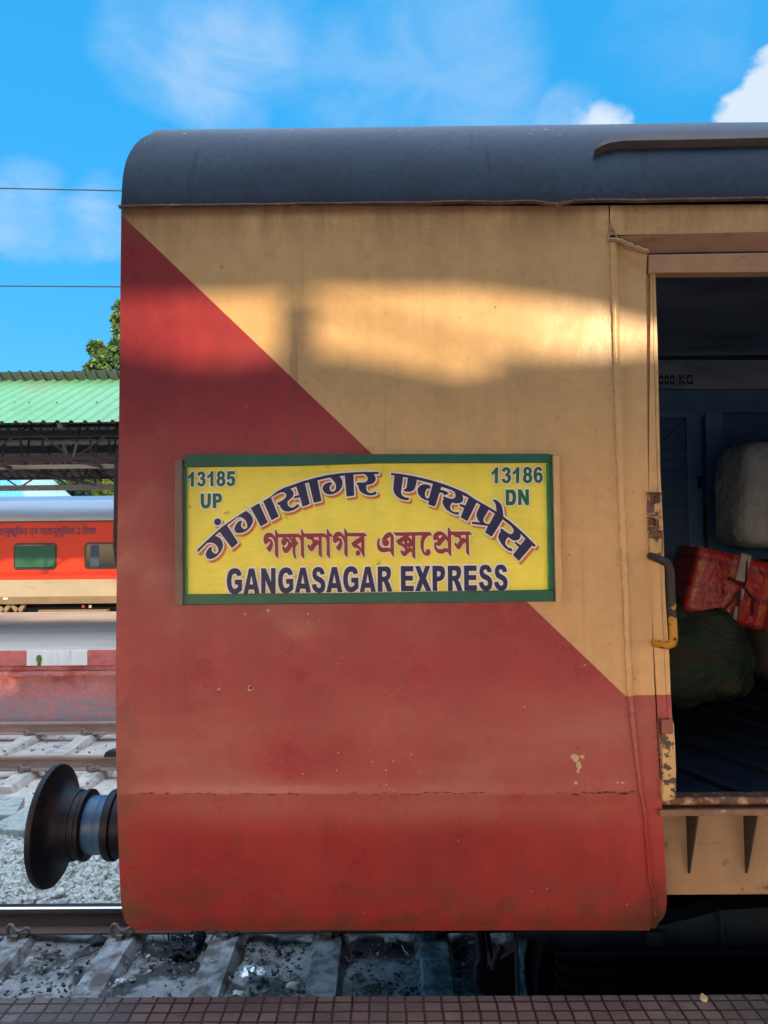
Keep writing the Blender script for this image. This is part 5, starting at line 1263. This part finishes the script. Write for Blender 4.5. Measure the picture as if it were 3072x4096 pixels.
rock(1410, 3905, -1.07, .026, 'pale rounded stone right of the middle sleeper')
rock(1120, 3868, -1.07, .016, 'small brown stone right of the crumpled foil')
rock(590, 3830, -1.07, .024, 'grey stone next to the frayed rag'); rock(530, 3925, -1.07, .022, 'small grey stone by the paper triangle')
rock(232, 3588, -1.05, .075, 'large pinkish ballast boulder right behind the shiny rail'); rock(390, 3592, -1.05, .05, 'greenish ballast boulder behind the shiny rail')
rock(385, 3770, -1.06, .07, 'dark clod beside the sleeper below the coach corner', M['soot'], .5, 'clod', 'clod')
rock(1430, 3815, -1.07, .05, 'dark clod between two shaded sleepers', M['soot'], .6, 'clod', 'clod')
# frayed rag
b = MB(); rnd = random.Random(11)
for i in range(120):
    p = at_z(735 + rnd.gauss(0, 30), 3785 + rnd.gauss(0, 15), -1.06); q = [p]
    for k in range(4): q.append(q[-1] + Vector((rnd.uniform(-.03, .03), rnd.uniform(-.03, .03), rnd.uniform(-.012, .03))))
    b.tube(q, .0035, 4)
tag(b.build('rag', M['rag']), 'dark frayed rag on the track bed under the coach', 'rag')
lump('rag', at_z(725, 3795, -1.05), (.10, .07, .03), M['rag'], 'black lump of matted cloth beside the brake hose', 'rag', 2.2, .8, 18, 0, 24, 3)
# foil and paper
def crumple(px, py, s, m, nm, label, cat, seed):
    rnd = random.Random(seed); p = at_z(px, py, -1.05); b = MB(); n = 8; rows = []
    for i in range(n):
        rows.append([(p.x + (i / (n - 1) - .5) * s + rnd.uniform(-.12, .12) * s, p.y + (k / (n - 1) - .5) * s * .8 + rnd.uniform(-.1, .1) * s, p.z + rnd.uniform(0, .35) * s * (1 - abs(i / (n - 1) - .5) * 1.4)) for k in range(n)])
    b.grid(rows); tag(b.build(nm, m, recalc=False), label, cat)
crumple(1012, 3890, .13, M['foil'], 'foil', 'crumpled silver foil lying between two sleepers', 'foil', 1)
crumple(950, 3975, .05, M['paper'], 'paper_scrap', 'white paper scrap at the platform edge', 'paper', 2)
crumple(478, 3925, .045, M['paper'], 'paper_scrap', 'grey paper triangle beside the second sleeper', 'paper', 3)
crumple(1885, 3772, .04, M['paper'], 'paper_scrap', 'white paper scrap in the shadow by the bogie', 'paper', 4)
crumple(1560, 3765, .07, M['paper'], 'paper_scrap', 'long pale paper scrap behind the rail under the coach', 'paper', 5)
p = at_z(1635, 3820, -1.06); b = MB(); b.tube([p, p + Vector((-.03, .06, .0)), p + Vector((-.04, .1, .01))], .003, 5); tag(b.build('straw', M['paper']), 'thin white drinking straw between two shaded sleepers', 'straw')
p = at_z(345, 3820, -1.05); b = MB(); b.tube([p + Vector((-.04, -.02, 0)), p, p + Vector((.06, .05, .01))], .006, 5); tag(b.build('twig', M['bark']), 'brown twig lying left of a sleeper', 'twig')
# concrete slabs behind the shiny rail
for pxq, Y0, lab in (([(-120, 3250), (60, 3260), (100, 3185), (-120, 3180)], 0, 'pale lichened concrete slab lying at the left edge behind the buffer'), ([(-60, 3315), (112, 3320), (134, 3205), (40, 3262)], 0, 'grey broken concrete slab in front of the lichened one')):
    pts = [at_z(x, y, -.99) for x, y in pxq]; b = MB(); b.prism([p - Vector((0, 0, .11)) for p in pts], (0, 0, .11))
    tag(b.build('concrete_slab', M['slab'], bevel=.012), lab, 'slab')
# scrap on the near platform
p = at_z(2815, 4000, .0); b = MB(); stone_pts(b, p + Vector((0, 0, .006)), .012); tag(b.build('litter', M['chip']), 'tiny pale scrap on the tiled platform edge', 'litter')

# ================================================================== BEHIND THE CAMERA (casts the light and shade)
def back_along_sun(p, L): return Vector(p) + SUN_DIR * (L / cos(RAD(SUN_EL)))
# shelter of the near platform: its rear eave cuts off the sun above the bright band
ns = thing('platform_shelter', (4, -3, 0), 'shelter roof over the near platform, behind the camera', 'shelter')
LU = 6.4
e0 = back_along_sun(at(1536, 1160, D), LU); zev = e0.z
b = MB()
ea = [back_along_sun(at(px, py, D), LU) for px, py in ((-16000, 1195), (-2200, 1195), (460, 1185), (900, 1185), (1100, 1180), (1300, 1160), (1850, 1165), (2150, 1200), (2400, 1250), (2600, 1295), (2800, 1325), (4600, 1500), (18000, 1300))]
eb = [Vector((p.x + .0, p.y + 4.3, p.z + .55)) for p in ea]; ec = [Vector((p.x, p.y, p.z + .03)) for p in ea]; ed = [p + Vector((0, 0, .03)) for p in eb]
b.grid([ea, eb]); b.grid([ec, ed]); b.grid([ea, ec]); b.grid([eb, ed])
b.build('roof', M['sheet_under'], ns)
pc = back_along_sun(at(1190, 1300, D), 6.9); b = MB(); b.box(pc.x - .045, pc.x + .045, pc.y - .045, pc.y + .045, 0, zev + .1)
for dx in (4.0, 8.0, -4.0): b.box(pc.x + dx - .05, pc.x + dx + .05, pc.y - .05, pc.y + .05, 0, zev + .1)
b.build('column', M['steel_dark'], ns)
# added unseen blocker, top edge cut to the sun band's lower outline
hd = thing('low_sun_blocker', (4, -4.5, 0), 'unseen sheet added behind the camera to shape the sun band', 'light blocker')
LL = 7.6; low = [(-16000, 1420), (-2600, 1420), (200, 1400), (480, 1385), (640, 1430), (800, 1452), (1000, 1448), (1200, 1400), (1330, 1405), (1480, 1425), (1650, 1455), (1800, 1490), (1900, 1490), (2050, 1440), (2200, 1420), (2400, 1408), (2560, 1385), (2800, 1375), (3200, 1400), (5200, 1400), (18000, 1400)]
b = MB(); a = [back_along_sun(at(px, py, D), LL) for px, py in low]; c = [Vector((p.x, p.y, 1.95)) for p in a]
b.grid([a, c]); b.grid([[p + Vector((0, -.02, 0)) for p in a], [p + Vector((0, -.02, 0)) for p in c]])
b.build('sun_blocker_cloth', M['blocker_sheet'], hd)  # added sheet, not a known part of the station
b = MB()
for px in (-2500, -900, 460, 2750, 5100):
    p = back_along_sun(at(px, 1400, D), LL + .1); b.box(p.x - .04, p.x + .04, p.y - .04, p.y + .04, 0, p.z - .15)
b.build('blocker_post', M['steel_dark'], hd)
# building-shaped block added out of view to keep low sun off tracks and platform
sb = thing('far_sun_blocker', (12, -38, 0), 'unseen building-shaped sun blocker added behind the camera', 'building')
b = MB(); b.box(2, 18.9, -41, -35, -1.2, 15.6); b.build('wall', M['blocker_wall'], sb)
b = MB(); b.box(1.6, 18.95, -41.4, -34.6, 15.6, 15.9); b.build('roof', M['sheet_under'], sb)  # top of the added sun blocker, not a real roof
for k in range(5):
    for z in (2.0, 6.0, 10.0):
        b = MB(); b.box(3.4 + 3.2 * k, 4.8 + 3.2 * k, -35.0, -34.95, z, z + 1.8); b.build('far_blocker_window', M['glass'], sb)
b = MB(); pa, pb = back_along_sun(at(1300, 1225, D), 7.9), back_along_sun(at(2350, 1480, D), 7.9); pe = pa - (pb - pa) * 1.2; pz = pb + (pb - pa) * 1.5  # unseen cord added to cast the faint diagonal streak in the band
b.tube([pe, pa, pa.lerp(pb, .5) + Vector((0, 0, -.015)), pb, pz], .016, 8)
tag(b.build('streak_blocker', M['steel_dark']), 'unseen cord added behind the camera to cast a faint streak', 'cable')
